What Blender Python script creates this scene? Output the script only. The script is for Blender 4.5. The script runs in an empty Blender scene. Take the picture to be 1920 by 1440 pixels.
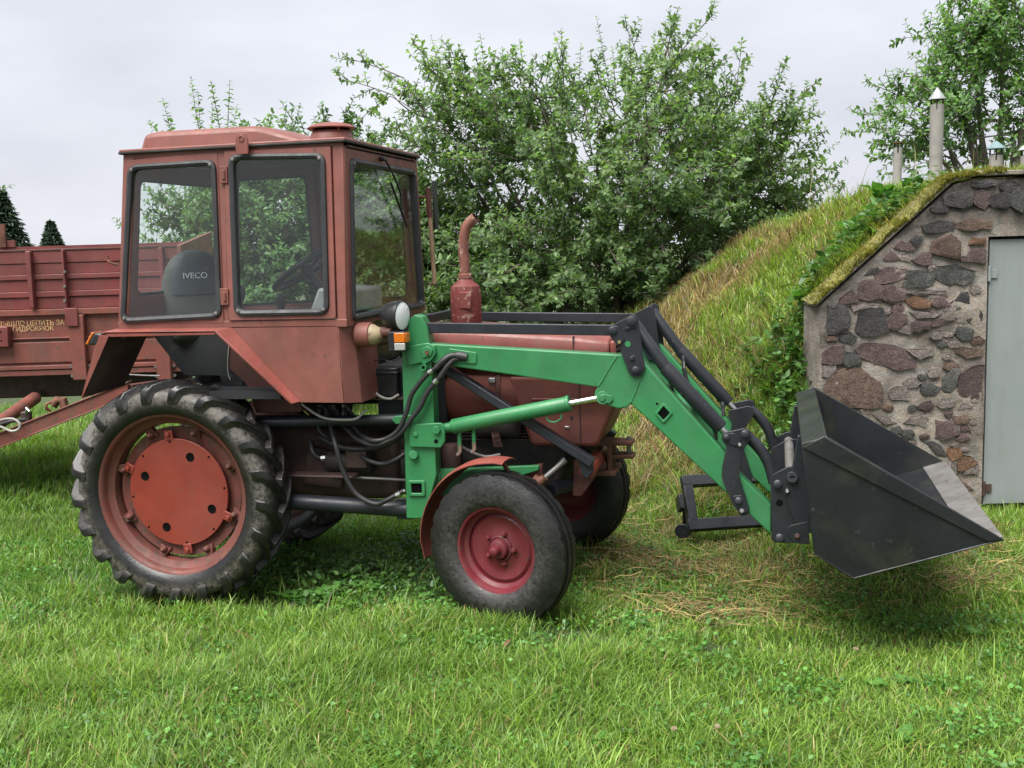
import bpy, math, random
import numpy as np
from mathutils import Vector as V, Matrix

random.seed(7)
rng = np.random.default_rng(11)
scene = bpy.context.scene
col = scene.collection
rad = math.radians

# ------------------------------------------------------------------ camera
YAW, PITCH, ROLL, FPX = .2442, .1277, -.0301, 2007.8
CAM = np.array([3.0657, -5.508, 1.8345])
_fw = np.array([-math.sin(YAW)*math.cos(PITCH), math.cos(YAW)*math.cos(PITCH), -math.sin(PITCH)])
_r = np.array([math.cos(YAW), math.sin(YAW), 0.0])
_u = np.cross(_r, _fw)
_R = math.cos(ROLL)*_r + math.sin(ROLL)*_u
_U = -math.sin(ROLL)*_r + math.cos(ROLL)*_u
cd = bpy.data.cameras.new('camera')
cd.sensor_width = 36.0
cd.lens = 36.0*FPX/1920.0
cd.clip_start = .05
cd.clip_end = 3000
cam = bpy.data.objects.new('camera', cd)
col.objects.link(cam)
M = Matrix.Identity(4)
for i in range(3):
    M[i][0] = _R[i]; M[i][1] = _U[i]; M[i][2] = -_fw[i]; M[i][3] = CAM[i]
cam.matrix_world = M
scene.camera = cam

# ------------------------------------------------------------------ sky, sun, exposure
SUN_EL, SUN_AZ = rad(64), rad(205)      # azimuth clockwise from +Y
world = bpy.data.worlds.new('World')
scene.world = world
world.use_nodes = True
wn = world.node_tree.nodes; wl = world.node_tree.links
wn.clear()
w_out = wn.new('ShaderNodeOutputWorld'); w_bg = wn.new('ShaderNodeBackground')
w_sky = wn.new('ShaderNodeTexSky'); w_sky.sky_type = 'NISHITA'; w_sky.sun_disc = False
w_sky.sun_elevation = SUN_EL; w_sky.sun_rotation = SUN_AZ
w_sky.air_density = 1.0; w_sky.dust_density = 3.0; w_sky.ozone_density = 1.0
w_tc = wn.new('ShaderNodeTexCoord'); w_map = wn.new('ShaderNodeMapping')
w_map.inputs['Scale'].default_value = (1.0, 1.0, 2.6)
w_noise = wn.new('ShaderNodeTexNoise'); w_noise.inputs['Scale'].default_value = 2.3
w_noise.inputs['Detail'].default_value = 5; w_noise.inputs['Roughness'].default_value = .5
w_cr = wn.new('ShaderNodeValToRGB')
w_cr.color_ramp.elements[0].position = .3; w_cr.color_ramp.elements[0].color = (2.2, 2.26, 2.55, 1)
w_cr.color_ramp.elements[1].position = .72; w_cr.color_ramp.elements[1].color = (3.35, 3.4, 3.58, 1)
w_mix = wn.new('ShaderNodeMixRGB'); w_mix.inputs['Fac'].default_value = .94
wl.new(w_tc.outputs['Generated'], w_map.inputs['Vector'])
wl.new(w_map.outputs['Vector'], w_noise.inputs['Vector'])
wl.new(w_noise.outputs['Fac'], w_cr.inputs['Fac'])
wl.new(w_sky.outputs['Color'], w_mix.inputs[1])
wl.new(w_cr.outputs['Color'], w_mix.inputs[2])
wl.new(w_mix.outputs['Color'], w_bg.inputs['Color'])
w_bg.inputs['Strength'].default_value = .05
wl.new(w_bg.outputs['Background'], w_out.inputs['Surface'])

sd_ = bpy.data.lights.new('sun', 'SUN')
sd_.energy = 1.5; sd_.angle = rad(50); sd_.color = (1.0, .97, .92)
sun = bpy.data.objects.new('sun', sd_)
col.objects.link(sun)
sun_dir = V((math.sin(SUN_AZ)*math.cos(SUN_EL), math.cos(SUN_AZ)*math.cos(SUN_EL), math.sin(SUN_EL)))
sun.rotation_euler = sun_dir.to_track_quat('Z', 'Y').to_euler()
sun.location = (0, 0, 12)

vs = scene.view_settings
vs.view_transform = 'Standard'; vs.look = 'None'; vs.exposure = 2.58; vs.gamma = 1.0
vs.use_curve_mapping = False
scene.render.engine = 'CYCLES'
scene.cycles.max_bounces = 8
scene.cycles.transparent_max_bounces = 16
scene.cycles.use_denoising = True

# ------------------------------------------------------------------ measuring helpers
def ray(px, py):
    return _fw + _R*(px-960)/FPX - _U*(py-720)/FPX
def on(px, py, n, c):
    n = np.array(n, float); d = ray(px, py)
    return V(CAM + d*((c - n@CAM)/(n@d)))
def PY(px, py, y): return on(px, py, (0, 1, 0), y)
def PX(px, py, x): return on(px, py, (1, 0, 0), x)
def PZ(px, py, z): return on(px, py, (0, 0, 1), z)
F2 = np.array([-math.sin(YAW), math.cos(YAW), 0.0])
R2 = np.array([math.cos(YAW), math.sin(YAW), 0.0])
def PD(px, py, d): return on(px, py, F2, float(F2@CAM + d))
def W(s, d, z): return V((CAM[0]+R2[0]*s+F2[0]*d, CAM[1]+R2[1]*s+F2[1]*d, z))
def SDZ(p):
    q = np.array(p) - CAM
    return float(q@R2), float(q@F2), float(p[2])
VF2, VR2, VU = V(F2), V(R2), V((0, 0, 1))

# ------------------------------------------------------------------ materials
MATS = {}
def nt(name):
    m = bpy.data.materials.new(name); m.use_nodes = True
    n = m.node_tree.nodes; l = m.node_tree.links
    b = n['Principled BSDF']
    MATS[name] = m
    return m, n, l, b
def ramp(n, l, src, stops):
    r = n.new('ShaderNodeValToRGB')
    e = r.color_ramp.elements
    while len(e) < len(stops): e.new(.5)
    for k, (p, c) in enumerate(stops):
        e[k].position = p; e[k].color = (*c, 1) if len(c) == 3 else c
    l.new(src, r.inputs['Fac'])
    return r.outputs['Color']
def noise(n, l, scale, detail=4, rough=.55, coord='Object', vec=None, dist=0):
    t = n.new('ShaderNodeTexNoise'); t.inputs['Scale'].default_value = scale
    t.inputs['Detail'].default_value = detail; t.inputs['Roughness'].default_value = rough
    t.inputs['Distortion'].default_value = dist
    if vec is None:
        tc = n.new('ShaderNodeTexCoord'); vec = tc.outputs[coord]
    l.new(vec, t.inputs['Vector'])
    return t.outputs['Fac']
def mix(n, l, fac, a, b, mode='MIX'):
    m = n.new('ShaderNodeMixRGB'); m.blend_type = mode
    for s, v in ((m.inputs['Fac'], fac), (m.inputs['Color1'], a), (m.inputs['Color2'], b)):
        if isinstance(v, (int, float)): s.default_value = v
        elif isinstance(v, tuple): s.default_value = (*v, 1) if len(v) == 3 else v
        else: l.new(v, s)
    return m.outputs['Color']
def bump(n, l, b, src, strength, dist=.01):
    x = n.new('ShaderNodeBump'); x.inputs['Strength'].default_value = strength
    x.inputs['Distance'].default_value = dist
    l.new(src, x.inputs['Height']); l.new(x.outputs['Normal'], b.inputs['Normal'])
def stretch(n, l, sc, coord='Object'):
    tc = n.new('ShaderNodeTexCoord'); mp = n.new('ShaderNodeMapping')
    mp.inputs['Scale'].default_value = sc
    l.new(tc.outputs[coord], mp.inputs['Vector'])
    return mp.outputs['Vector']

def paint(name, base, var=.25, wear=.0, wearcol=(.09, .045, .03), rough=.5, dirt=.25, dirtcol=(.10, .085, .06),
          scale=6, spec=.4, fine=90, metal=0, runs=True):
    m, n, l, b = nt(name)
    lo = tuple(c*(1-var) for c in base); hi = tuple(min(1, c*(1+var)) for c in base)
    c = ramp(n, l, noise(n, l, scale, 5, .6), [(.3, lo), (.7, hi)])
    fade = ramp(n, l, noise(n, l, 1.7, 6, .62, dist=.8), [(.42, (0, 0, 0)), (.72, (.34,)*3)])
    c = mix(n, l, fade, c, tuple(min(1, .55*x+.45*sum(base)/3*1.25) for x in base))
    if dirt:
        streak = noise(n, l, 1.0, 5, .65, vec=stretch(n, l, (14, 14, 2.2))) if runs else noise(n, l, 2.6, 7, .62, dist=.5)
        d = ramp(n, l, streak, [(.48, (0, 0, 0)), (.78, (dirt,)*3)])
        c = mix(n, l, d, c, dirtcol)
    if wear:
        wv = ramp(n, l, noise(n, l, 22, 9, .68), [(.66-wear*.2, (0, 0, 0)), (.70-wear*.2, (.85,)*3)])
        c = mix(n, l, wv, c, wearcol)
    l.new(c, b.inputs['Base Color'])
    rr = ramp(n, l, noise(n, l, scale*2.3, 6, .6), [(.3, (rough*.75,)*3), (.75, (min(1, rough*1.3),)*3)])
    l.new(rr, b.inputs['Roughness'])
    b.inputs['Specular IOR Level'].default_value = spec
    b.inputs['Metallic'].default_value = metal
    bump(n, l, b, noise(n, l, fine, 4, .6), .12, .003)
    return m

paint('cab_red', (.175, .058, .045), .2, .2, rough=.5, dirt=.45, dirtcol=(.09, .06, .04))
paint('hood_red', (.165, .045, .036), .22, .28, rough=.48, dirt=.4)
paint('fender_red', (.19, .045, .034), .2, .3, rough=.48, dirt=.35)
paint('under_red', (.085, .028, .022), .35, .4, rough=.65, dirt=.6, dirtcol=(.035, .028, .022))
paint('disc_orange', (.20, .031, .019), .14, .12, rough=.42, dirt=.15)
paint('rim_red', (.12, .032, .024), .35, .5, rough=.6, dirt=.55, wearcol=(.06, .04, .032))
paint('crimson', (.125, .013, .02), .25, .25, rough=.4, dirt=.3)
paint('green', (.026, .165, .058), .14, .14, wearcol=(.018, .085, .035), rough=.42, dirt=.34, dirtcol=(.06, .12, .06), fine=60)
paint('black_paint', (.014, .016, .021), .2, .06, wearcol=(.09, .08, .075), rough=.42, dirt=.2, dirtcol=(.04, .04, .042), fine=70)
paint('bucket_black', (.011, .0125, .015), .3, .12, wearcol=(.035, .036, .034), rough=.34, dirt=.85, dirtcol=(.04, .043, .024), scale=3, runs=False)
paint('worn_steel', (.17, .165, .16), .3, .35, wearcol=(.10, .06, .04), rough=.45, dirt=.5, metal=.35, runs=False)
paint('rust', (.12, .045, .026), .4, .4, rough=.8, dirt=.4, wearcol=(.05, .025, .018))
paint('exhaust_rust', (.16, .055, .04), .4, .55, rough=.75, dirt=.4, wearcol=(.34, .24, .19), dirtcol=(.16, .11, .05))
paint('muffler_red', (.12, .02, .018), .3, .5, rough=.7, dirt=.3, wearcol=(.26, .16, .13))
paint('machine_dark', (.014, .012, .011), .5, .3, rough=.6, dirt=.5, wearcol=(.06, .035, .026), dirtcol=(.03, .026, .022))
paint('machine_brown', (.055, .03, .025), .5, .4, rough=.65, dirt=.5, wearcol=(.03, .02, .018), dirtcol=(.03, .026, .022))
paint('rubber', (.018, .018, .019), .3, 0, rough=.5, dirt=.3, dirtcol=(.06, .055, .05))
paint('seal_rubber', (.022, .023, .026), .2, 0, rough=.5, dirt=.3, dirtcol=(.09, .09, .09))
paint('steel', (.45, .45, .44), .2, .15, rough=.28, dirt=.2, metal=1, wearcol=(.2, .15, .1))
paint('chrome', (.75, .75, .74), .05, 0, rough=.12, dirt=0, metal=1)
paint('brass', (.45, .36, .16), .2, .1, rough=.35, dirt=.2, metal=.9)
paint('cream', (.26, .2, .12), .25, .3, rough=.5, dirt=.4)
paint('trailer_red', (.155, .033, .031), .22, .3, rough=.52, dirt=.35, wearcol=(.09, .045, .035))
paint('trailer_faded', (.17, .05, .037), .25, .45, rough=.6, dirt=.45, wearcol=(.08, .055, .04))
paint('seat_grey', (.05, .05, .047), .3, .3, rough=.7, dirt=.4, wearcol=(.06, .06, .06))
paint('seat_blue', (.010, .017, .027), .3, .1, rough=.6, dirt=.2)
paint('plastic_black', (.015, .015, .017), .2, 0, rough=.35, dirt=.2, dirtcol=(.05, .05, .05))
paint('plastic_grey', (.2, .21, .22), .15, .05, rough=.5, dirt=.2)
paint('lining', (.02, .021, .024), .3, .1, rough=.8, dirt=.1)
paint('wood', (.30, .20, .12), .3, .1, rough=.6, dirt=.3)
paint('cable', (.30, .29, .27), .2, .1, rough=.5, dirt=.3)
paint('stencil', (.55, .37, .17), .3, .5, rough=.7, dirt=.1, wearcol=(.22, .07, .055))
paint('print_white', (.5, .52, .53), .1, .25, rough=.6, dirt=.1, wearcol=(.05, .06, .07))
paint('door_grey', (.215, .24, .235), .05, .03, rough=.5, dirt=.3, dirtcol=(.16, .15, .125), scale=3, wearcol=(.2, .2, .19))
paint('zinc', (.33, .35, .35), .15, .15, rough=.55, dirt=.3, metal=.2, wearcol=(.22, .2, .18))
paint('teal_cap', (.15, .23, .24), .2, .2, rough=.6, dirt=.2)
paint('asbestos', (.25, .235, .215), .25, .3, rough=.9, dirt=.55, dirtcol=(.15, .14, .11), wearcol=(.2, .18, .15))

paint('void', (.002, .002, .002), 0, 0, rough=.9, dirt=0, spec=.1)
def tyre_mat(name, mud=(.15, .135, .112), sidecol=(.011, .011, .0115)):
    m, n, l, b = nt(name)
    c = ramp(n, l, noise(n, l, 9, 6, .65), [(.35, (.004, .004, .0045)), (.7, sidecol)])
    at = n.new('ShaderNodeAttribute'); at.attribute_name = 'mud'
    nz = ramp(n, l, noise(n, l, 42, 8, .75), [(.36, (0, 0, 0)), (.62, (1, 1, 1))])
    f = mix(n, l, 1.0, at.outputs['Color'], nz, 'MULTIPLY')
    c = mix(n, l, f, c, mud)
    l.new(c, b.inputs['Base Color'])
    rr = mix(n, l, f, ramp(n, l, noise(n, l, 5, 4), [(.35, (.22,)*3), (.7, (.5,)*3)]), (.9, .9, .9))
    l.new(rr, b.inputs['Roughness'])
    bump(n, l, b, noise(n, l, 70, 6, .7), .35, .006)
    return m
tyre_mat('tyre')
tyre_mat('tyre_front', (.05, .048, .044), (.014, .0135, .013))

def glass_mat(name, tint=(.96, .985, .975), dirt=.006):
    m, n, l, b = nt(name)
    n.remove(b)
    out = n['Material Output']
    tr = n.new('ShaderNodeBsdfTransparent'); tr.inputs['Color'].default_value = (*tint, 1)
    gl = n.new('ShaderNodeBsdfGlossy'); gl.inputs['Roughness'].default_value = .03
    lw = n.new('ShaderNodeLayerWeight'); lw.inputs['Blend'].default_value = .5
    pw = n.new('ShaderNodeMath'); pw.operation = 'POWER'; pw.inputs[1].default_value = 4.5
    ma = n.new('ShaderNodeMath'); ma.operation = 'MULTIPLY_ADD'; ma.inputs[1].default_value = .5; ma.inputs[2].default_value = .035
    l.new(lw.outputs['Facing'], pw.inputs[0]); l.new(pw.outputs[0], ma.inputs[0])
    mx = n.new('ShaderNodeMixShader')
    l.new(ma.outputs[0], mx.inputs['Fac']); l.new(tr.outputs['BSDF'], mx.inputs[1]); l.new(gl.outputs['BSDF'], mx.inputs[2])
    df = n.new('ShaderNodeBsdfDiffuse'); df.inputs['Color'].default_value = (.3, .33, .31, 1)
    f1 = ramp(n, l, noise(n, l, 1.0, 7, .7, vec=stretch(n, l, (9, 9, 3))), [(.35, (dirt*.35,)*3), (.75, (dirt*1.5,)*3)])
    mx2 = n.new('ShaderNodeMixShader')
    l.new(f1, mx2.inputs['Fac']); l.new(mx.outputs['Shader'], mx2.inputs[1]); l.new(df.outputs['BSDF'], mx2.inputs[2])
    l.new(mx2.outputs['Shader'], out.inputs['Surface'])
    return m
glass_mat('glass')
glass_mat('glass_front', (.96, .98, .965), .02)
def lens_mat(name, colr, rough=.12):
    m, n, l, b = nt(name)
    b.inputs['Base Color'].default_value = (*colr, 1); b.inputs['Roughness'].default_value = rough
    b.inputs['Coat Weight'].default_value = .6
    w = n.new('ShaderNodeTexWave'); w.inputs['Scale'].default_value = 60
    tc = n.new('ShaderNodeTexCoord'); l.new(tc.outputs['Object'], w.inputs['Vector'])
    bump(n, l, b, w.outputs['Fac'], .3, .003)
lens_mat('lens_white', (.72, .74, .75)); lens_mat('lens_orange', (.5, .12, .004)); lens_mat('lens_clear', (.3, .3, .29))

def leaf_mat(name, dark, light, trans=.35, rough=.45, nscale=1.3):
    m, n, l, b = nt(name)
    g = n.new('ShaderNodeNewGeometry')
    c = ramp(n, l, g.outputs['Random Per Island'], [(0, dark), (.75, light), (1, tuple(min(1, x*1.35) for x in light))])
    nz = ramp(n, l, noise(n, l, nscale, 3, .5), [(.3, (.68, .74, .7)), (.7, (1.2, 1.15, 1.0))])
    c = mix(n, l, 1, c, nz, 'MULTIPLY')
    l.new(c, b.inputs['Base Color'])
    b.inputs['Roughness'].default_value = rough
    b.inputs['Specular IOR Level'].default_value = .35
    tl = n.new('ShaderNodeBsdfTranslucent')
    l.new(mix(n, l, 1, c, (1.5, 1.7, .7), 'MULTIPLY'), tl.inputs['Color'])
    mx = n.new('ShaderNodeMixShader'); mx.inputs['Fac'].default_value = trans
    l.new(b.outputs['BSDF'], mx.inputs[1]); l.new(tl.outputs['BSDF'], mx.inputs[2])
    l.new(mx.outputs['Shader'], n['Material Output'].inputs['Surface'])
    return m
leaf_mat('leaf_plum', (.085, .15, .075), (.16, .245, .115), trans=.5, rough=.45)
leaf_mat('leaf_tree', (.065, .135, .065), (.13, .225, .095), trans=.42)
leaf_mat('leaf_right', (.07, .145, .055), (.135, .245, .085), trans=.42)
leaf_mat('needle', (.018, .035, .022), (.03, .06, .032), .1, .6)
leaf_mat('weed', (.05, .13, .03), (.10, .24, .055), .3, .4, 3)
leaf_mat('weed_pale', (.10, .22, .06), (.18, .36, .10), .3, .4, 3)
leaf_mat('weed_dark', (.035, .085, .026), (.085, .18, .05), .28, .4, 3)
paint('bark', (.12, .10, .08), .4, .3, rough=.9, dirt=.3)
paint('twig', (.10, .085, .06), .3, .1, rough=.8, dirt=.2)

def grass_mat(name, trans=.4):
    m, n, l, b = nt(name)
    at = n.new('ShaderNodeAttribute'); at.attribute_name = 'tint'
    g = n.new('ShaderNodeNewGeometry')
    v = ramp(n, l, g.outputs['Random Per Island'], [(0, (.5, .54, .56)), (.6, (1, 1, 1)), (1, (1.5, 1.42, 1.3))])
    c = mix(n, l, 1, at.outputs['Color'], v, 'MULTIPLY')
    l.new(c, b.inputs['Base Color'])
    b.inputs['Roughness'].default_value = .42; b.inputs['Specular IOR Level'].default_value = .4
    tl = n.new('ShaderNodeBsdfTranslucent')
    l.new(mix(n, l, 1, c, (1.25, 1.4, .8), 'MULTIPLY'), tl.inputs['Color'])
    mx = n.new('ShaderNodeMixShader'); mx.inputs['Fac'].default_value = trans
    l.new(b.outputs['BSDF'], mx.inputs[1]); l.new(tl.outputs['BSDF'], mx.inputs[2])
    l.new(mx.outputs['Shader'], n['Material Output'].inputs['Surface'])
grass_mat('grass')

def ground_mat():
    m, n, l, b = nt('soil')
    c = ramp(n, l, noise(n, l, 1.1, 6, .6), [(.3, (.035, .05, .016)), (.55, (.05, .075, .022)), (.75, (.06, .05, .028))])
    c2 = ramp(n, l, noise(n, l, 26, 6, .7), [(.3, (.45, .45, .45)), (.7, (1.3, 1.3, 1.2))])
    l.new(mix(n, l, 1, c, c2, 'MULTIPLY'), b.inputs['Base Color'])
    b.inputs['Roughness'].default_value = .95
    bump(n, l, b, noise(n, l, 30, 6, .7), .8, .03)
ground_mat()

def stone_mat(name, a, b_, c_):
    m, n, l, b = nt(name)
    oi = n.new('ShaderNodeObjectInfo')
    k = ramp(n, l, noise(n, l, 24, 8, .72, dist=.6), [(.3, a), (.52, b_), (.75, c_)])
    sp = ramp(n, l, noise(n, l, 110, 4, .7), [(.4, (.55,)*3), (.68, (1.4,)*3)])
    c = mix(n, l, 1, k, sp, 'MULTIPLY')
    rv = ramp(n, l, oi.outputs['Random'], [(0, (.75,)*3), (1, (1.2,)*3)])
    c = mix(n, l, 1, c, rv, 'MULTIPLY')
    pale = ramp(n, l, noise(n, l, 9, 8, .75), [(.60, (0, 0, 0)), (.72, (.5,)*3)])
    c = mix(n, l, pale, c, (.17, .155, .14))
    l.new(c, b.inputs['Base Color']); b.inputs['Roughness'].default_value = .85
    bump(n, l, b, noise(n, l, 38, 9, .75), .9, .02)
stone_mat('stone_purple', (.05, .032, .031), (.10, .065, .062), (.17, .12, .11))
stone_mat('stone_grey', (.03, .031, .03), (.075, .075, .07), (.16, .155, .145))
stone_mat('stone_brown', (.06, .037, .028), (.13, .085, .063), (.20, .14, .11))
stone_mat('stone_dark', (.025, .024, .024), (.055, .05, .05), (.10, .095, .092))
stone_mat('stone_orange', (.08, .04, .02), (.17, .09, .05), (.24, .16, .10))
stone_mat('stone_pale', (.12, .097, .088), (.20, .165, .15), (.29, .26, .235))
def mortar_mat():
    m, n, l, b = nt('mortar')
    c = ramp(n, l, noise(n, l, 3.2, 9, .68), [(.28, (.17, .155, .138)), (.5, (.30, .278, .25)), (.72, (.40, .375, .34))])
    st = ramp(n, l, noise(n, l, 1, 7, .65, vec=stretch(n, l, (7, 7, 1.2))), [(.5, (0, 0, 0)), (.72, (.6,)*3)])
    c = mix(n, l, st, c, (.10, .09, .07))
    big = ramp(n, l, noise(n, l, 4.5, 5, .6, dist=1.2), [(.36, (.82, .80, .80)), (.48, (1.12, 1.0, .92)), (.58, (.95, .97, .98)), (.68, (1.25, 1.12, .95))])
    c = mix(n, l, 1, c, big, 'MULTIPLY')
    blk = ramp(n, l, noise(n, l, 14, 9, .78, dist=1.5), [(.30, (.35,)*3), (.40, (1,)*3)])
    c = mix(n, l, 1, c, blk, 'MULTIPLY')
    sp = ramp(n, l, noise(n, l, 130, 4, .7), [(.35, (.7,)*3), (.65, (1.2,)*3)])
    c = mix(n, l, 1, c, sp, 'MULTIPLY')
    at = n.new('ShaderNodeAttribute'); at.attribute_name = 'mud'      # lichen-darkened upper courses
    c = mix(n, l, mix(n, l, 1, at.outputs['Color'], ramp(n, l, noise(n, l, 8, 8, .7), [(.3, (.4,)*3), (.6, (1,)*3)]), 'MULTIPLY'), c, (.05, .045, .04))
    l.new(c, b.inputs['Base Color']); b.inputs['Roughness'].default_value = .95
    bump(n, l, b, noise(n, l, 30, 10, .75), 1.0, .025)
mortar_mat()
paint('moss', (.13, .12, .03), .7, .5, rough=.95, dirt=.3, dirtcol=(.07, .06, .02), wearcol=(.11, .09, .05), fine=50)

# ------------------------------------------------------------------ building helpers
def tag(o, label=None, cat=None, group=None, kind=None):
    if label: o['label'] = label
    if cat: o['category'] = cat
    if group: o['group'] = group
    if kind: o['kind'] = kind
    return o
def thing(name, loc, label, cat, group=None):
    o = bpy.data.objects.new(name, None); col.objects.link(o)
    o.location = loc; o.empty_display_size = .2
    return tag(o, label, cat, group)
def adopt(o, parent):
    o.parent = parent
    if parent.type == 'EMPTY':
        o.matrix_parent_inverse = Matrix.Translation(-V(parent.location))

class MB:
    def __init__(s): s.v = []; s.f = []; s.a = []
    def add(s, vs_, fs, a=0.0):
        k = len(s.v); s.v += [tuple(v) for v in vs_]; s.f += [tuple(i+k for i in f) for f in fs]
        s.a += list(a) if hasattr(a, '__len__') else [a]*len(vs_)
        return s
    def box(s, lo, hi):
        x0, y0, z0 = lo; x1, y1, z1 = hi
        return s.add([(x0,y0,z0),(x1,y0,z0),(x1,y1,z0),(x0,y1,z0),(x0,y0,z1),(x1,y0,z1),(x1,y1,z1),(x0,y1,z1)],
                     [(0,3,2,1),(4,5,6,7),(0,1,5,4),(1,2,6,5),(2,3,7,6),(3,0,4,7)])
    def obox(s, c, ax, ay, az):
        c, ax, ay, az = V(c), V(ax), V(ay), V(az)
        vs_ = [c-ax-ay-az, c+ax-ay-az, c+ax+ay-az, c-ax+ay-az, c-ax-ay+az, c+ax-ay+az, c+ax+ay+az, c-ax+ay+az]
        return s.add(vs_, [(0,3,2,1),(4,5,6,7),(0,1,5,4),(1,2,6,5),(2,3,7,6),(3,0,4,7)])
    def beam(s, a, b, w, h, up=(0, 0, 1)):
        a, b = V(a), V(b); d = b-a; x = d.normalized()
        y = V(up).cross(x).normalized(); z = x.cross(y)
        return s.obox((a+b)/2, d/2, y*w/2, z*h/2)
    def prism(s, pts, vec):
        n = len(pts); vec = V(vec)
        vs_ = [V(p) for p in pts] + [V(p)+vec for p in pts]
        return s.add(vs_, [tuple(range(n)), tuple(range(2*n-1, n-1, -1))] + [(i, i+n, (i+1) % n+n, (i+1) % n) for i in range(n)])
    def tube(s, pts, r, seg=10, caps=True):
        pts = [V(p) for p in pts]; n = len(pts)
        rs = r if hasattr(r, '__len__') else [r]*n
        k = len(s.v); prev = None
        for i, p in enumerate(pts):
            t = (pts[min(i+1, n-1)]-pts[max(i-1, 0)]).normalized()
            if prev is None:
                q = V((0, 0, 1)) if abs(t.z) < .9 else V((1, 0, 0))
                x = t.cross(q).normalized()
            else:
                x = (prev - t*prev.dot(t)).normalized()
            prev = x; y = t.cross(x)
            for j in range(seg):
                a = 2*math.pi*j/seg
                s.v.append(tuple(p + (x*math.cos(a)+y*math.sin(a))*rs[i])); s.a.append(0.)
        for i in range(n-1):
            for j in range(seg):
                a, b = k+i*seg+j, k+i*seg+(j+1) % seg
                s.f.append((a, b, b+seg, a+seg))
        if caps:
            s.f.append(tuple(k+j for j in range(seg-1, -1, -1)))
            s.f.append(tuple(k+(n-1)*seg+j for j in range(seg)))
        return s
    def lathe(s, prof, o, axis, seg=32, a=None, closed=False):
        o = V(o); ax = V(axis).normalized()
        q = V((0, 0, 1)) if abs(ax.z) < .9 else V((1, 0, 0))
        x = ax.cross(q).normalized(); y = ax.cross(x)
        k = len(s.v); n = len(prof)
        for i, (r, h) in enumerate(prof):
            for j in range(seg):
                t = 2*math.pi*j/seg
                s.v.append(tuple(o + ax*h + (x*math.cos(t)+y*math.sin(t))*r)); s.a.append(a[i] if a else 0.)
        m = n if closed else n-1
        for i in range(m):
            for j in range(seg):
                p, p2 = k+i*seg+j, k+i*seg+(j+1) % seg
                i2 = (i+1) % n
                q1, q2 = k+i2*seg+(j+1) % seg, k+i2*seg+j
                s.f.append((p, p2, q1, q2))
        return s
    def cyl(s, a, b, r, seg=16, r2=None):
        return s.tube([a, b], [r, r if r2 is None else r2], seg)
    def hexbolt(s, c, ax, r=.012, h=.01):
        ax = V(ax).normalized()
        return s.tube([V(c), V(c)+ax*h], r, 6)
    def ring(s, outer, inner, vec):
        n = len(outer); vec = V(vec)
        vs_ = [V(p) for p in outer]+[V(p) for p in inner]+[V(p)+vec for p in outer]+[V(p)+vec for p in inner]
        fs = []
        for i in range(n):
            j = (i+1) % n
            fs += [(i, j, n+j, n+i), (2*n+i, 3*n+i, 3*n+j, 2*n+j), (i, 2*n+i, 2*n+j, j), (n+i, n+j, 3*n+j, 3*n+i)]
        return s.add(vs_, fs)
    def xform(s, m):
        s.v = [tuple(m @ V(p)) for p in s.v]; return s
    def mirror(s):
        s.v = [(x, -y, z) for x, y, z in s.v]; s.f = [tuple(reversed(f)) for f in s.f]; return s
    def copy(s):
        t = MB(); t.v = list(s.v); t.f = list(s.f); t.a = list(s.a); return t
    def mesh(s, name, mat, smooth=True, mud=False):
        me = bpy.data.meshes.new(name)
        me.from_pydata(s.v, [], s.f)
        if mat: me.materials.append(MATS[mat])
        if smooth:
            me.shade_smooth(); me.set_sharp_from_angle(angle=rad(38))
        if mud:
            at = me.attributes.new('mud', 'FLOAT', 'POINT'); at.data.foreach_set('value', np.array(s.a, dtype=np.float32))
        me.update()
        return me
    def build(s, name, mat, parent=None, smooth=True, bevel=0, mud=False, seg=2, fix=True):
        me = s.mesh(name, mat, smooth, mud)
        if fix:
            import bmesh
            bm = bmesh.new(); bm.from_mesh(me)
            bmesh.ops.recalc_face_normals(bm, faces=bm.faces)
            bm.to_mesh(me); bm.free()
        o = bpy.data.objects.new(name, me); col.objects.link(o)
        if parent is not None: adopt(o, parent)
        if bevel:
            b = o.modifiers.new('bevel', 'BEVEL'); b.width = bevel; b.segments = seg
            b.limit_method = 'ANGLE'; b.angle_limit = rad(40); b.harden_normals = False
        return o

def rrect(c, r, n=5):
    """rounded quad, corners c (4 points in order)"""
    out = []
    for i in range(4):
        p, a, b = V(c[i]), V(c[i-1]), V(c[(i+1) % 4])
        d1 = (a-p).normalized()*r; d2 = (b-p).normalized()*r
        for k in range(n+1):
            t = k/n
            out.append((p+d1)*(1-t)**2 + p*2*t*(1-t) + (p+d2)*t*t)
    return out
def inset(c, m):
    c = [V(p) for p in c]; out = []
    for i in range(4):
        p = c[i]; d1 = (c[i-1]-p).normalized(); d2 = (c[(i+1) % 4]-p).normalized()
        out.append(p + (d1+d2)*m)
    return out
def spline(pts, n=6):
    pts = [V(p) for p in pts]; P = [pts[0]*2-pts[1]]+pts+[pts[-1]*2-pts[-2]]; out = []
    for i in range(1, len(P)-2):
        a, b, c, d = P[i-1:i+3]
        for k in range(n):
            t = k/n
            out.append(.5*((2*b)+(c-a)*t+(2*a-5*b+4*c-d)*t*t+(3*b-a-3*c+d)*t**3))
    out.append(pts[-1]); return out
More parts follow.
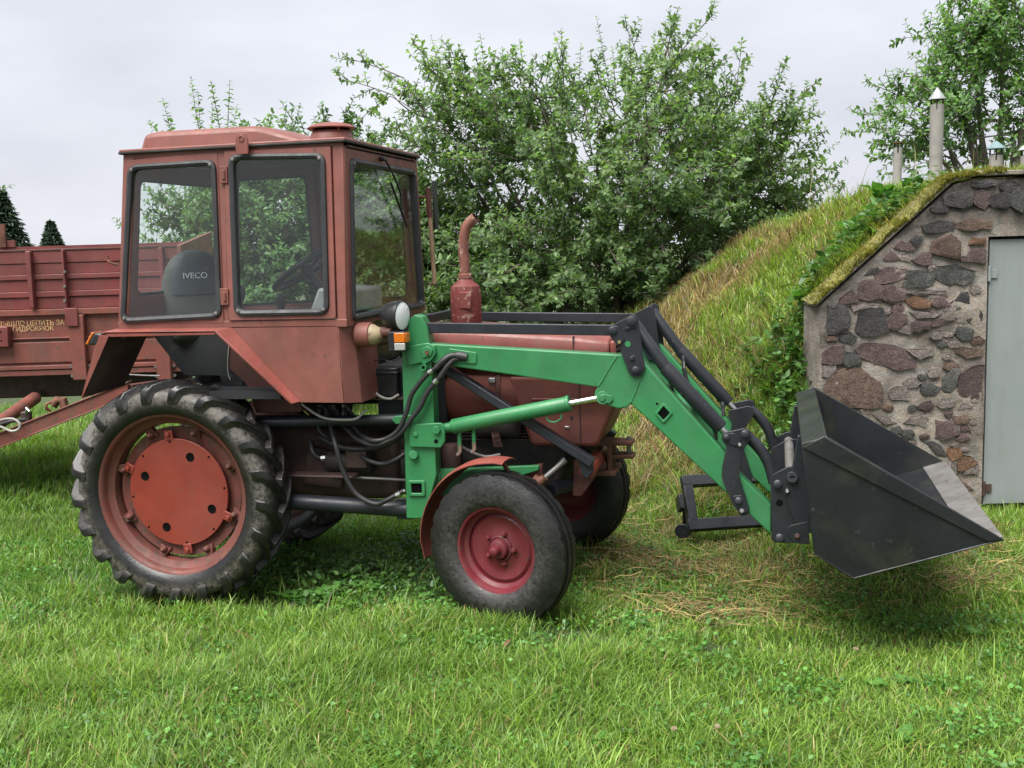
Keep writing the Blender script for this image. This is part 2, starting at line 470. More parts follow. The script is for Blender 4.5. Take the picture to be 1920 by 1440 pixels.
def big_mesh(name, verts, quads=None, tris=None, mat=None, tint=None, smooth=False):
    """fast mesh from numpy arrays"""
    me = bpy.data.meshes.new(name)
    nq = 0 if quads is None else len(quads); nt_ = 0 if tris is None else len(tris)
    loops = np.concatenate([x.ravel() for x in (quads, tris) if x is not None and len(x)]).astype(np.int32)
    starts = np.concatenate([np.arange(nq)*4, nq*4+np.arange(nt_)*3]).astype(np.int32)
    me.vertices.add(len(verts)); me.vertices.foreach_set('co', np.ascontiguousarray(verts, dtype=np.float32).ravel())
    me.loops.add(len(loops)); me.loops.foreach_set('vertex_index', loops)
    me.polygons.add(nq+nt_); me.polygons.foreach_set('loop_start', starts)
    if tint is not None:
        at = me.attributes.new('tint', 'FLOAT_COLOR', 'POINT')
        c4 = np.ones((len(verts), 4), np.float32); c4[:, :3] = tint
        at.data.foreach_set('color', c4.ravel())
    if mat: me.materials.append(MATS[mat])
    me.update(calc_edges=True)
    if smooth: me.shade_smooth()
    return me
def obj_from(me, name, parent=None):
    o = bpy.data.objects.new(name, me); col.objects.link(o)
    if parent is not None: adopt(o, parent)
    return o

class VNoise:
    def __init__(s, seed): s.g = np.random.default_rng(seed).random((64, 64))
    def __call__(s, x, y):
        x = np.asarray(x, float); y = np.asarray(y, float)
        xi = np.floor(x).astype(int); yi = np.floor(y).astype(int); fx = x-xi; fy = y-yi
        fx = fx*fx*(3-2*fx); fy = fy*fy*(3-2*fy); g = s.g
        a = g[xi % 64, yi % 64]; b = g[(xi+1) % 64, yi % 64]; c = g[xi % 64, (yi+1) % 64]; d = g[(xi+1) % 64, (yi+1) % 64]
        return (a*(1-fx)+b*fx)*(1-fy)+(c*(1-fx)+d*fx)*fy
N1, N2, N3 = VNoise(1), VNoise(2), VNoise(3)
def sstep(a, b, x):
    t = np.clip((np.asarray(x, float)-a)/(b-a), 0, 1); return t*t*(3-2*t)

# ------------------------------------------------------------------ terrain
WALL_D = 7.0
def hill(s, d):
    s = np.asarray(s, float); d = np.asarray(d, float)
    q = np.clip(d-8, -1, 6)
    qp = np.clip(q, 0, 4)
    foot = .52-.35*qp-.12*np.minimum(q, 0); slope = .89-.10*qp-.03*np.minimum(q, 0)
    cap = 2.17-.06*q
    x = slope*(s-foot)
    x = np.where(x < 0, 0, x)
    x = np.where(x < .35, x*x/.7+0*x, x-.175+.0)           # soft foot
    x = x+.17*sstep(.3, 1.2, x)
    k = .25
    m = cap-x
    z = np.where(m > k, x, np.where(m < -k, cap, cap-(m+k)**2/(4*k)))
    z = z*(1-sstep(11.5, 15.5, d))
    front = sstep(6.35, 7.75, d+.25*np.clip(1.4-s, 0, 1))
    behind = np.where(d > 7.12, 1.0, 0.0)
    wgt = np.where(s > 2.05, behind, front)
    return z*wgt
def ground_z(s, d):
    s = np.asarray(s, float); d = np.asarray(d, float)
    z = hill(s, d)
    amp = np.exp(-np.maximum(np.abs(d-6), 0)/60)
    z = z+(N1(s*.55+9, d*.55+3)-.5)*.10*amp+(N2(s*1.9+5, d*1.9+7)-.5)*.035*amp
    z = z-.015
    xx = CAM[0]+R2[0]*s+F2[0]*d; yy = CAM[1]+R2[1]*s+F2[1]*d
    z = z+.05*np.exp(-((xx-1.86)/.6)**2-((yy-.75)/.4)**2)-.02*np.exp(-((xx-1.75)/.35)**2-((yy+.6)/.3)**2)
    hh = hill(s, d)
    z = z+.17*sstep(.05, .5, hh)*(1-sstep(1.7, 2.0, hh))*(N2(s*1.9+1, d*1.9)-.5)+.08*sstep(.05, .5, hh)*(1-.7*sstep(1.7, 2.0, hh))*(N3(s*4.5, d*4.5)-.5)
    return z
def gz(x, y):
    q = np.array([x, y, 0.])-CAM
    return float(ground_z(q@R2, q@F2))

def axis_coords(lo, hi, step, far_lo, far_hi, extra=()):
    a = list(np.arange(lo, hi+1e-6, step))
    g = step; x = lo
    while x > far_lo:
        g *= 1.35; x -= g; a.append(max(x, far_lo))
    g = step; x = hi
    while x < far_hi:
        g *= 1.35; x += g; a.append(min(x, far_hi))
    return np.array(sorted(set(np.round(list(a)+list(extra), 4))))
sa = axis_coords(-6, 7, .11, -400, 400, (2.02, 2.08))
da = axis_coords(2.4, 15.5, .11, -60, 900, (7.08, 7.16))
S, D = np.meshgrid(sa, da, indexing='ij')
Z = ground_z(S, D)
X = CAM[0]+R2[0]*S+F2[0]*D; Y = CAM[1]+R2[1]*S+F2[1]*D
nv = np.stack([X, Y, Z], -1).reshape(-1, 3)
ni, nj = len(sa), len(da)
ii, jj = np.meshgrid(np.arange(ni-1), np.arange(nj-1), indexing='ij')
a_ = (ii*nj+jj).ravel()
quads = np.stack([a_, a_+nj, a_+nj+1, a_+1], -1)
ground = obj_from(big_mesh('ground', nv, quads, None, 'soil', smooth=True), 'ground')
tag(ground, 'soil of the farmyard rising into an earth mound', None, None, 'structure')

# ------------------------------------------------------------------ tractor
tractor = thing('tractor', (.9, 0, 0), 'faded red farm tractor with glazed cab parked on the grass', 'tractor')

def rear_wheel(cx, cy, cz, flip, spin, label=None):
    T = Matrix.Translation((cx, cy, cz)) @ Matrix.Rotation(math.pi if flip else 0, 4, 'Z') @ Matrix.Rotation(spin, 4, 'Y')
    root = bpy.data.objects.new('rear_wheel', None); col.objects.link(root); adopt(root, tractor)
    root.empty_display_size = .1
    if label: root['label'] = label
    def put(mb, name, mat, bevel=0, mud=False):
        o = mb.xform(T).build(name, mat, None, bevel=bevel, mud=mud)
        o.parent = root
        return o
    # carcass: (r, y)
    pr = [(.424, -.098), (.436, -.112), (.47, -.128), (.51, -.128), (.54, -.116), (.557, -.09), (.565, -.045), (.567, 0),
          (.565, .045), (.557, .09), (.54, .116), (.51, .128), (.47, .128), (.436, .112), (.424, .098)]
    mud = [0, 0, .1, .8, 1.0, .7, .2, .1, .2, .7, .9, .4, 0, 0, 0]
    t = MB().lathe([(r, y) for r, y in pr], (0, 0, 0), (0, 1, 0), 72, a=mud)
    nl = 21
    for side in (-1, 1):
        for k in range(nl):
            th0 = 2*math.pi*(k+(.5 if side > 0 else 0))/nl
            st = [(.018, .564, .600, .32, .021), (-.03, .563, .600, .25, .022), (-.075, .556, .597, .16, .024),
                  (-.108, .540, .586, .08, .026), (-.129, .518, .560, .035, .026), (-.133, .500, .512, .02, .022)]
            vs_, mu = [], []
            for (y, r0, r1, dth, hw) in st:
                y = y*(-side)
                yo = -side if False else 0
                for (rr, sg, kk) in ((r0-.01, -1, 1.25), (r0-.01, 1, 1.25), (r1, 1, .8), (r1, -1, .8)):
                    th = th0+dth+sg*hw*kk/r0
                    yy = y + (side*.012 if rr == r1 and abs(y) > .1 else 0)*1.0
                    # forward rotation: +x at top ; angle th from +z towards +x
                    vs_.append((rr*math.sin(th), yy, rr*math.cos(th))); mu.append(.04 if rr == r1 else .5)
            n = len(st); fs = [(0, 1, 2, 3), tuple(4*(n-1)+q for q in (3, 2, 1, 0))]
            for i in range(n-1):
                for q in range(4):
                    p, p2 = 4*i+q, 4*i+(q+1) % 4
                    fs.append((p, p+4, p2+4, p2))
            t.add(vs_, fs, mu)
    put(t, 'tyre', 'tyre', bevel=.004, mud=True)
    rim = MB().lathe([(.418, -.100), (.4315, -.104), (.4315, -.096), (.415, -.088), (.409, -.055), (.398, -.045), (.378, -.038), (.374, -.005),
                      (.374, .02), (.392, .04), (.409, .055), (.415, .088), (.4315, .096), (.4315, .104), (.418, .100), (.404, .056), (.386, .044), (.368, .025),
                      (.368, -.005), (.372, -.04), (.392, -.05), (.404, -.06), (.408, -.088)], (0, 0, 0), (0, 1, 0), 72, closed=True)
    put(rim, 'rim', 'rim_red')
    dish = MB().lathe([(.10, .05), (.20, .035), (.27, .012), (.325, 0), (.350, -.004), (.350, .008), (.325, .014), (.27, .025), (.10, .065)],
                      (0, 0, 0), (0, 1, 0), 56, closed=True)
    put(dish, 'wheel_disc', 'rim_red')
    cover = MB().lathe([(0.0001, -.030), (.285, -.030), (.288, -.027), (.288, -.021), (.0001, -.021)], (0, 0, 0), (0, 1, 0), 64)
    put(cover, 'cover_plate', 'disc_orange')
    for k in range(4):
        a = rad(18+90*k); c = V((.208*math.sin(a), -.0308, .208*math.cos(a)))
        h = MB().lathe([(0.0001, 0), (.021, 0), (.024, -.0015), (.024, .002)], c, (0, 1, 0), 18)
        put(h, 'hole', 'void')
    for k in range(8):
        a = rad(-12+45*k+(6 if k % 2 else 0)); c = V((.272*math.sin(a), -.0305, .272*math.cos(a)))
        put(MB().lathe([(.0001, -.001), (.006, -.001), (.006, .004)], c, (0, 1, 0), 10), 'bolt_hole', 'void')
    for k in range(4):      # fixing tabs with bolts
        a = rad(-12+90*k+(30 if k % 2 else 0)); rd = V((math.sin(a), 0, math.cos(a))); tg = V((math.cos(a), 0, -math.sin(a)))
        tb = MB().obox(rd*.306+V((0, -.028, 0)), rd*.026, tg*.024, V((0, .006, 0)))
        tb.hexbolt(rd*.312+V((0, -.034, 0)), (0, -1, 0), .013, .014)
        put(tb, 'fixing_tab', 'disc_orange', .003)
    for k in range(8):      # rim lugs
        a = rad(14+45*k); rd = V((math.sin(a), 0, math.cos(a))); tg = V((math.cos(a), 0, -math.sin(a)))
        lg = MB().prism([rd*.318+tg*.034+V((0, -.012, 0)), rd*.318-tg*.034+V((0, -.012, 0)), rd*.372-tg*.018+V((0, -.03, 0)), rd*.372+tg*.018+V((0, -.03, 0))], (0, .04, 0))
        lg.tube([rd*.335+V((0, -.012, 0)), rd*.335+V((0, -.035, 0)), rd*.335+V((0, -.05, 0))], [.019, .017, .006], 10)
        put(lg, 'rim_lug', 'rim_red', .003)
    put(MB().cyl((0, .03, 0), (0, .14, 0), .11, 24), 'hub', 'machine_dark')
    return root
rear_wheel(0, -.53, .6, False, .1)
rear_wheel(0, .53, .6, True, .7)

def front_wheel(cx, cy, cz, steer, flip, label=None):
    T = Matrix.Translation((cx, cy, cz)) @ Matrix.Rotation(steer+(math.pi if flip else 0), 4, 'Z')
    root = bpy.data.objects.new('front_wheel', None); col.objects.link(root); adopt(root, tractor)
    if label: root['label'] = label
    def put(mb, name, mat, bevel=0, mud=False):
        o = mb.xform(T).build(name, mat, None, bevel=bevel, mud=mud); o.parent = root; return o
    pr = [(.212, -.062), (.222, -.072), (.25, -.082), (.285, -.085), (.32, -.078), (.345, -.066)]
    mud = [.3, .7, .8, .45, .2, .05]
    # ribbed tread
    for y in (-.060, -.038): pr.append((.363, y)); mud.append(.05)
    for y in (-.035, -.025): pr.append((.343, y)); mud.append(0)
    for y in (-.022, -.007): pr.append((.371, y)); mud.append(.05)
    for y in (-.005,): pr.append((.345, y)); mud.append(0)
    pr2 = pr + [(r, -y) for r, y in reversed(pr)]; mud2 = mud+mud[::-1]
    pr2 = [(r if r < .23 else .23+(r-.23)*1.10, y*(1 if r < .23 else 1.06)) for r, y in pr2]
    t = MB().lathe(pr2, (0, 0, 0), (0, 1, 0), 96, a=mud2)
    nr = len(pr2)
    for i_, (r_, y_) in enumerate(pr2):          # shoulder notches
        if r_ > .36 and abs(y_) > .055 and abs(y_) < .075:
            for j_ in range(0, 96, 4):
                v_ = t.v[i_*96+j_]; k_ = .978
                t.v[i_*96+j_] = (v_[0]*k_, v_[1], v_[2]*k_)
    put(t, 'tyre', 'tyre_front', mud=True)
    rim = MB().lathe([(.205, -.062), (.221, -.068), (.221, -.062), (.208, -.052), (.203, -.03), (.185, -.018), (.180, .02), (.203, .035), (.208, .052), (.221, .066),
                      (.214, .066), (.200, .052), (.196, .036), (.174, .02), (.178, -.02), (.196, -.032), (.201, -.052)], (0, 0, 0), (0, 1, 0), 56, closed=True)
    put(rim, 'rim', 'crimson')
    disc = MB().lathe([(.03, -.012), (.075, -.012), (.095, -.002), (.13, -.008), (.158, -.014), (.175, -.004), (.18, .012), (.17, .012), (.155, -.004), (.13, .002),
                       (.095, .008), (.075, -.002), (.03, -.002)], (0, 0, 0), (0, 1, 0), 48, closed=True)
    put(disc, 'wheel_disc', 'crimson')
    hub = MB().tube([(0, 0, 0), (0, -.025, 0), (0, -.045, 0), (0, -.052, 0)], [.058, .054, .047, .034], 20)
    hub.tube([(0, -.05, 0), (0, -.075, 0), (0, -.09, 0), (0, -.097, 0)], [.027, .027, .022, .01], 14)
    hub.lathe([(.058, -.012), (.066, -.012), (.066, -.022), (.058, -.026)], (0, 0, 0), (0, 1, 0), 20)
    put(hub, 'hub', 'crimson')
    for k in range(5):
        a = rad(20+72*k); c = V((.077*math.sin(a), -.01, .077*math.cos(a)))
        put(MB().tube([c, c+V((0, -.016, 0)), c+V((0, -.024, 0))], [.014, .014, .007], 6), 'wheel_nut', 'crimson')
    put(MB().tube([(.168, -.02, -.03), (.164, -.05, -.03)], .0045, 8), 'valve', 'steel')
    return root
STEER = -.265
front_wheel(1.755, -.555, .368, STEER, False)
front_wheel(1.865, .60, .425, STEER, True)

# front mudguards turning with the wheels
def mudguard(cy, sgn, cx):
    T = Matrix.Translation((cx, cy, .373)) @ Matrix.Rotation(STEER, 4, 'Z')
    m = MB(); n = 18; vs_ = []
    for i in range(n+1):
        a = rad(-103+110*i/n)                     # from behind the wheel over the top
        hw = .085 if 1 < i < n-1 else .07
        for r, y in ((.430, -hw), (.442, -hw*.6), (.447, 0), (.442, hw*.6), (.430, hw), (.426, hw), (.438, hw*.6), (.443, 0), (.438, -hw*.6), (.426, -hw)):
            vs_.append(T @ V((r*math.sin(a), y*(1 if sgn < 0 else -1), r*math.cos(a))))
    fs = []
    for i in range(n):
        for q in range(10):
            p, p2 = 10*i+q, 10*i+(q+1) % 10
            fs.append((p, p2, p2+10, p+10))
    fs += [tuple(range(10)), tuple(10*n+q for q in range(9, -1, -1))]
    m.add(vs_, fs)
    o = m.build('front_mudguard', 'fender_red', tractor)
    br = MB().beam(T @ V((.02, .0, .42)), T @ V((.09, .16*(-sgn), .12)), .03, .012)
    br.build('stay', 'under_red', o)
mudguard(-.545, -1, 1.755); mudguard(.59, 1, 1.865)

# ---- cab
NCAB = (0, 1, -.0685); CCAB = -.611-.0685*1.478
def CS(px, py): return on(px, py, NCAB, CCAB)
def side_y(z): return -.611+.0685*(z-1.478)
def SP(x, z, off=0): return V((x, side_y(z)-off, z))
XF = 1.022
ZB, ZT = 1.478, 2.369
RB, RT = SP(-.251, ZB), SP(-.185, ZT)               # rear edge bottom/top
FB, FT = V((XF, side_y(ZB), ZB)), V((XF, side_y(ZT), ZT))
IN = V((0, .035, 0))

def part(mb, name, mat, parent=tractor, both=False, bevel=0, smooth=True, seg=2):
    o = mb.copy().build(name, mat, parent, smooth=smooth, bevel=bevel, seg=seg)
    if both:
        par = parent
        mb.copy().mirror().build(name, mat, par, smooth=smooth, bevel=bevel, seg=seg)
    return o

# corner posts and rails
for sgn in (1, -1):
    m = MB()
    def q(p): return V((p[0], p[1]*sgn, p[2]))
    B1t, B1b = CS(406, 281), CS(420, 612)
    B2t, B2b = CS(420, 281), CS(430, 612)
    A1t, A1b = CS(622, 272), CS(632, 610)
    inn = V((0, .045*sgn, 0))
    for pst in ([RB, SP(-.19, ZB), SP(-.125, ZT), RT], [B1b, B2b, B2t, B1t], [A1b, FB, FT, A1t]):    # rear, middle, front post
        MB().prism([q(p) for p in pst], inn).build('cab_post', 'cab_red', tractor, bevel=.006)
    rail = MB(); rail2 = MB()
    rail.prism([q(RT+V((.002, 0, 0))), q(FT), q(FT+V((0, 0, -.028))), q(RT+V((-.001, 0, -.036)))], inn*.9)
    rail2.prism([q(RB+V((0, 0, -.012))), q(FB+V((0, 0, -.012))), q(FB+V((0, 0, .028))), q(RB+V((.001, 0, .028)))], inn*.9)
    rail.build('cab_rail', 'cab_red', tractor, bevel=.004); rail2.build('cab_rail', 'cab_red', tractor, bevel=.004)

def window_panel(corners, glass, name, thick, frame_mat='cab_red', rr=.05, seal=.03, label=None, sgn=1, proud=V((0, 0, 0)), gmat='glass'):
    """panel ring + rubber seal + pane; corner lists run TL TR BR BL on the near side"""
    def q(p): return V((p[0], p[1]*sgn, p[2]))
    co = [q(V(p)+proud) for p in corners]; gc = [q(V(p)+proud) for p in glass]
    th = V((thick[0], thick[1]*sgn, thick[2]))
    m = MB().ring(rrect(co, .012), rrect(inset(gc, .012), rr), th)
    o = m.build(name, frame_mat, tractor, bevel=.003)
    if label: o['label'] = label
    out = -th.normalized()
    sm = MB(); lo = rrect(gc, rr+.008, 8); li = rrect(inset(gc, seal), max(.02, rr-seal*.4), 8)
    n = len(lo); rings = []
    mid = [(a+b)/2 for a, b in zip(lo, li)]
    rings = [[p+out*.001 for p in lo], [p*.8+m_*.2+out*.012 for p, m_ in zip(lo, mid)], [p+out*.016 for p in mid], [p*.8+m_*.2+out*.010 for p, m_ in zip(li, mid)], [p-out*.004 for p in li], [p-out*.02 for p in li], [p-out*.02 for p in lo]]
    vs_ = [p for r_ in rings for p in r_]
    k = len(rings); fs = [(a*n+i, a*n+(i+1) % n, ((a+1) % k)*n+(i+1) % n, ((a+1) % k)*n+i) for a in range(k) for i in range(n)]
    sm.add(vs_, fs)
    sm.build('window_seal', 'seal_rubber', o)
    pane = MB().prism([p-out*.006 for p in rrect(inset(gc, seal*.6), max(.02, rr-seal*.4), 8)], -out*.004)
    pane.build('window_pane', gmat, o)
    for p in inset(gc, .028):
        MB().tube([p+out*.012, p+out*.018, p+out*.0195], [.009, .009, .005], 10).build('seal_clip', 'worn_steel', o)
    return o
PROUD = V((0, -.006, 0))
rear_q = [CS(240, 291), CS(408, 284), CS(419, 604), CS(229, 609)]
rear_g = [CS(241, 309), CS(406, 298), CS(418, 597), CS(227, 607)]
rear_q = [SP(-.17, 2.33), V(CS(408, 284)), V(CS(420, 606)), SP(-.232, 1.50)]
door_q = [CS(421, 284), CS(621, 275), CS(631, 597), CS(430, 601)]
door_g = [CS(430, 289), CS(612, 286), CS(620, 590), CS(441, 593)]
for sgn in (1, -1):
    window_panel(rear_q, rear_g, 'quarter_panel', (0, .03, 0), sgn=sgn, proud=PROUD*.5)
    d = window_panel(door_q, door_g, 'door', (0, .03, 0), sgn=sgn, proud=PROUD*1.6)
    for (px, py) in ((422, 328), (424, 556)):
        c = CS(px, py); c = V((c.x, (c.y-.016)*sgn, c.z))
        h = MB().obox(c, (.022, 0, 0), (0, .005, 0), (0, 0, .042))
        h.cyl(c+V((.004, -.006*sgn, -.022)), c+V((.004, -.006*sgn, .022)), .009, 10)
        h.build('hinge', 'cab_red', d, bevel=.002)
# windscreen
ws_q = [V((XF, -.545, 2.335)), V((XF, .545, 2.335)), V((XF, .595, 1.468)), V((XF, -.595, 1.468))]
ws_g = [PX(654, 297, XF), PX(775, 317, XF), PX(794, 574, XF), PX(661, 606, XF)]
yn = [(abs(ws_g[0].y)+abs(ws_g[1].y))/2, (abs(ws_g[2].y)+abs(ws_g[3].y))/2]
zt_ = (ws_g[0].z+ws_g[1].z)/2; zb_ = (ws_g[2].z+ws_g[3].z)/2
ws_g = [V((XF, -yn[0], zt_)), V((XF, yn[0], zt_)), V((XF, yn[1], zb_)), V((XF, -yn[1], zb_))]
wsn = window_panel(ws_q, ws_g, 'windscreen_panel', (-.03, 0, 0), rr=.035, seal=.035, gmat='glass_front', proud=V((.004, 0, 0)))
MB().beam(V((XF+.012, -.52, 2.345)), V((XF+.012, .52, 2.345)), .006, .004).build('panel_lip', 'cab_red', wsn)
# wiper
wp = MB()
wa, wb_, wc = PX(722, 298, XF+.035), PX(752, 365, XF+.04), PX(741, 345, XF+.03)
wp.tube(spline([wa, (wa+wb_)/2+V((.006, 0, 0)), wb_]), .006, 8)
wp.tube([PX(733, 343, XF+.028), PX(763, 425, XF+.028)], .007, 6)
wp.tube([wb_, PX(750, 385, XF+.03)], .004, 6)
wp.tube([wa, V((XF, wa.y, wa.z))], .012, 10)
wp.build('wiper', 'plastic_black', wsn)
# rear wall with window
bw_q = [V((-.187, .545, 2.335)), V((-.187, -.545, 2.335)), V((-.25, -.60, 1.468)), V((-.25, .60, 1.468))]
bw_g = [V((-.192, .45, 2.26)), V((-.192, -.45, 2.26)), V((-.243, -.49, 1.62)), V((-.243, .49, 1.62))]
window_panel(bw_q, bw_g, 'rear_wall', (.03, 0, -.002), rr=.05, seal=.03)
# roof
roof = MB().prism([(-.20, -.566, 2.368), (1.038, -.566, 2.368), (1.038, .566, 2.368), (-.20, .566, 2.368)], (0, 0, .016))
roof_o = roof.build('roof', 'cab_red', tractor, bevel=.006)
lip = MB().ring(rrect([(-.206, -.572, 2.372), (1.044, -.572, 2.372), (1.044, .572, 2.372), (-.206, .572, 2.372)], .02),
                rrect([(-.186, -.552, 2.372), (1.024, -.552, 2.372), (1.024, .552, 2.372), (-.186, .552, 2.372)], .02), (0, 0, -.012))
lip.build('drip_rail', 'machine_dark', roof_o, bevel=.003)
MB().box((-.17, -.53, 2.335), (1.0, .53, 2.364)).build('headliner', 'lining', roof_o)
yh = -.44
hp = [PY(261, 279, yh), PY(267, 254, yh), PY(290, 249, yh), PY(465, 239, yh), PY(482, 239.5, yh), PY(585, 262, yh)]
hp[0].z = 2.382; hp[-1].z = 2.384
hatch = MB()
prof = [(p.x, p.z) for p in hp]
nrow = []
for yy, dz in ((-.44, 0), (-.40, .012), (0, .02), (.40, .012), (.44, 0)):
    nrow.append([V((x, yy*(1 if i in (0, len(prof)-1) else .97), z+(dz if 0 < i < len(prof)-1 else 0))) for i, (x, z) in enumerate(prof)])
n = len(prof); vs_ = [p for r_ in nrow for p in r_]; fs = []
for a in range(4):
    for i in range(n-1): fs.append((a*n+i, a*n+i+1, (a+1)*n+i+1, (a+1)*n+i))
fs += [tuple(range(n)), tuple(4*n+i for i in range(n-1, -1, -1))]
hatch.add(vs_, fs).build('roof_hatch', 'cab_red', roof_o, bevel=.02, seg=3)
lt = PY(454, 262, -.59)
tb = MB().prism([V((lt.x-.033, -.60, 2.325)), V((lt.x+.033, -.60, 2.325)), V((lt.x+.033, -.60, 2.40)), V((lt.x+.02, -.60, 2.425)), V((lt.x-.02, -.60, 2.425)), V((lt.x-.033, -.60, 2.40))], (0, .012, 0))
tb.lathe([(.011, -.002), (.017, -.002), (.017, .002)], V((lt.x, -.602, 2.40)), (0, 1, 0), 14)
tb.build('lifting_lug', 'cab_red', roof_o, bevel=.002)
# roof ventilator
vc = PY(622, 262, -.33); vc = V((vc.x+.0, -.33, 2.384))
vb = MB().prism([vc+V((-.13, -.12, 0)), vc+V((.11, -.12, 0)), vc+V((.11, .12, 0)), vc+V((-.13, .12, 0))], (0, 0, .012))
vb.tube([vc+V((0, 0, .0)), vc+V((.0, 0, .04)), vc+V((.0, 0, .06))], [.115, .105, .09], 24)
vb.build('vent_base', 'cab_red', roof_o, bevel=.012)
MB().lathe([(.09, .07), (.118, .066), (.122, .072), (.10, .088), (.05, .098), (.0001, .10)], vc, (0, 0, 1), 32).build('vent_cap', 'cab_red', roof_o)
for k in range(4):
    a = rad(45+90*k); MB().cyl(vc+V((.095*math.cos(a), .095*math.sin(a), .01)), vc+V((.095*math.cos(a), .095*math.sin(a), .075)), .006, 8).build('vent_post', 'rust', roof_o)

# ---- body sides, fenders
def PB(px, py): return PY(px, py, -.611)
for sgn in (1, -1):
    def q(p, dy=0): return V((p[0], (p[1]+dy)*sgn, p[2]))
    side = [PB(412, 617), PB(430, 612), PB(631.5, 610), PB(645, 756), PB(553, 755)]
    m = MB().prism([q(p) for p in side], (0, .018*sgn, 0))
    bp = m.build('body_side_panel', 'cab_red', tractor, bevel=.003)
    # front corner returns
    c0t, c0b = PB(633, 610), PB(646.5, 756)
    c1t, c1b = PY(662, 607, -.53), PY(680, 755, -.53)
    m = MB().prism([q(c0t), q(c1t), q(c1b), q(c0b)], (-.012, .014*sgn, 0))
    m.prism([q(c1t), V((c1t.x, -.25*sgn, c1t.z)), V((c1b.x, -.25*sgn, c1b.z)), q(c1b)], (-.014, 0, 0))
    m.build('body_corner_panel', 'cab_red', tractor, bevel=.003)
    # fender
    fo = [V((-.288, -.70, 1.463)), V((.357, -.70, 1.463))]
    fdn = PY(549, 757, -.66)
    fen = MB()
    th = V((0, 0, -.012))
    fen.prism([q(fo[0]), q(fo[1]), q(V((.40, -.605, 1.472))), q(V((-.262, -.605, 1.472)))], th)
    fen.prism([q(fo[1]), q(fdn), q(V((fdn.x+.02, -.612, fdn.z+.004))), q(V((.40, -.612, 1.474)))], (-.012, 0, -.004))
    rr0, rr1 = V((-.30, -.70, 1.45)), V((-.432, -.70, 1.12))
    fen.prism([q(rr0), q(rr1), q(V((-.42, -.36, 1.14))), q(V((-.27, -.30, 1.455)))], (-.008, 0, .0))
    fo_ = fen.build('rear_fender', 'fender_red', tractor, bevel=.003)
    MB().prism([q(V((-.289, -.69, 1.448))), q(V((-.421, -.69, 1.125))), q(V((-.41, -.365, 1.142))), q(V((-.259, -.305, 1.452)))], (.004, 0, 0)).build('fender_shade_sheet', 'machine_brown', fo_)  # thin dark sheet; shade and dark undercoat inside the fender put into its colour
    lipm = MB().prism([q(fo[0]), q(fo[1]), q(V((.352, -.70, 1.443))), q(V((-.24, -.70, 1.437)))], (0, .006*sgn, 0))
    lipm.prism([q(V((-.302, -.703, 1.447))), q(V((-.245, -.703, 1.443))), q(V((-.425, -.703, 1.13))), q(V((-.433, -.703, 1.118)))], (0, .006*sgn, 0))
    lipm.build('fender_lip', 'fender_red', fo_, bevel=.002)
    # inner arch walls
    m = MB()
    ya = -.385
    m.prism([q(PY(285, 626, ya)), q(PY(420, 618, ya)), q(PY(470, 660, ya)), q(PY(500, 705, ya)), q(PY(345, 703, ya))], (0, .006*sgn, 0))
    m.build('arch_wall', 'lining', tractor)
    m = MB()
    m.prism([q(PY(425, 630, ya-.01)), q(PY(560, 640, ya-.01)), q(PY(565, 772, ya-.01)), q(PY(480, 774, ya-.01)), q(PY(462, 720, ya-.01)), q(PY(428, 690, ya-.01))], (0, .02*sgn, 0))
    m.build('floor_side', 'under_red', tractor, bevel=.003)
    # tail lamp on fender
    t0 = PY(180, 640, -.69)
    tl = MB().prism([q(V((t0.x-.045, -.70, 1.395))), q(V((t0.x+.02, -.70, 1.395))), q(V((t0.x+.045, -.70, 1.455))), q(V((t0.x-.005, -.70, 1.458)))], (0, .09*sgn, 0))
    tlo = tl.build('tail_lamp', 'plastic_black', tractor, bevel=.01)
    MB().prism([q(V((t0.x-.064, -.695, 1.40))), q(V((t0.x-.047, -.695, 1.397))), q(V((t0.x-.008, -.695, 1.459))), q(V((t0.x-.02, -.695, 1.462)))], (0, .08*sgn, 0)).build('lens', 'lens_orange', tlo, bevel=.005)

# cab floor, dash and driver's place
MB().box((-.2, -.56, 1.10), (.62, .56, 1.14)).build('cab_floor', 'lining', tractor)
MB().box((.62, -.52, 1.08), (1.0, .52, 1.20)).build('cab_footwell', 'under_red', tractor)
MB().prism([(-.248, -.585, 1.42), (-.248, .585, 1.42), (-.252, .585, 1.466), (-.252, -.585, 1.466)], (.02, 0, 0)).build('rear_sill', 'under_red', tractor)
dash = MB().prism([(.74, -.44, 1.52), (.96, -.44, 1.52), (.96, -.44, 1.64), (.80, -.44, 1.655)], (0, .5, 0)).build('dashboard', 'plastic_grey', tractor, bevel=.015)
MB().box((.72, -.5, 1.2), (1.0, .5, 1.51)).build('dash_plinth', 'plastic_black', tractor, bevel=.01)
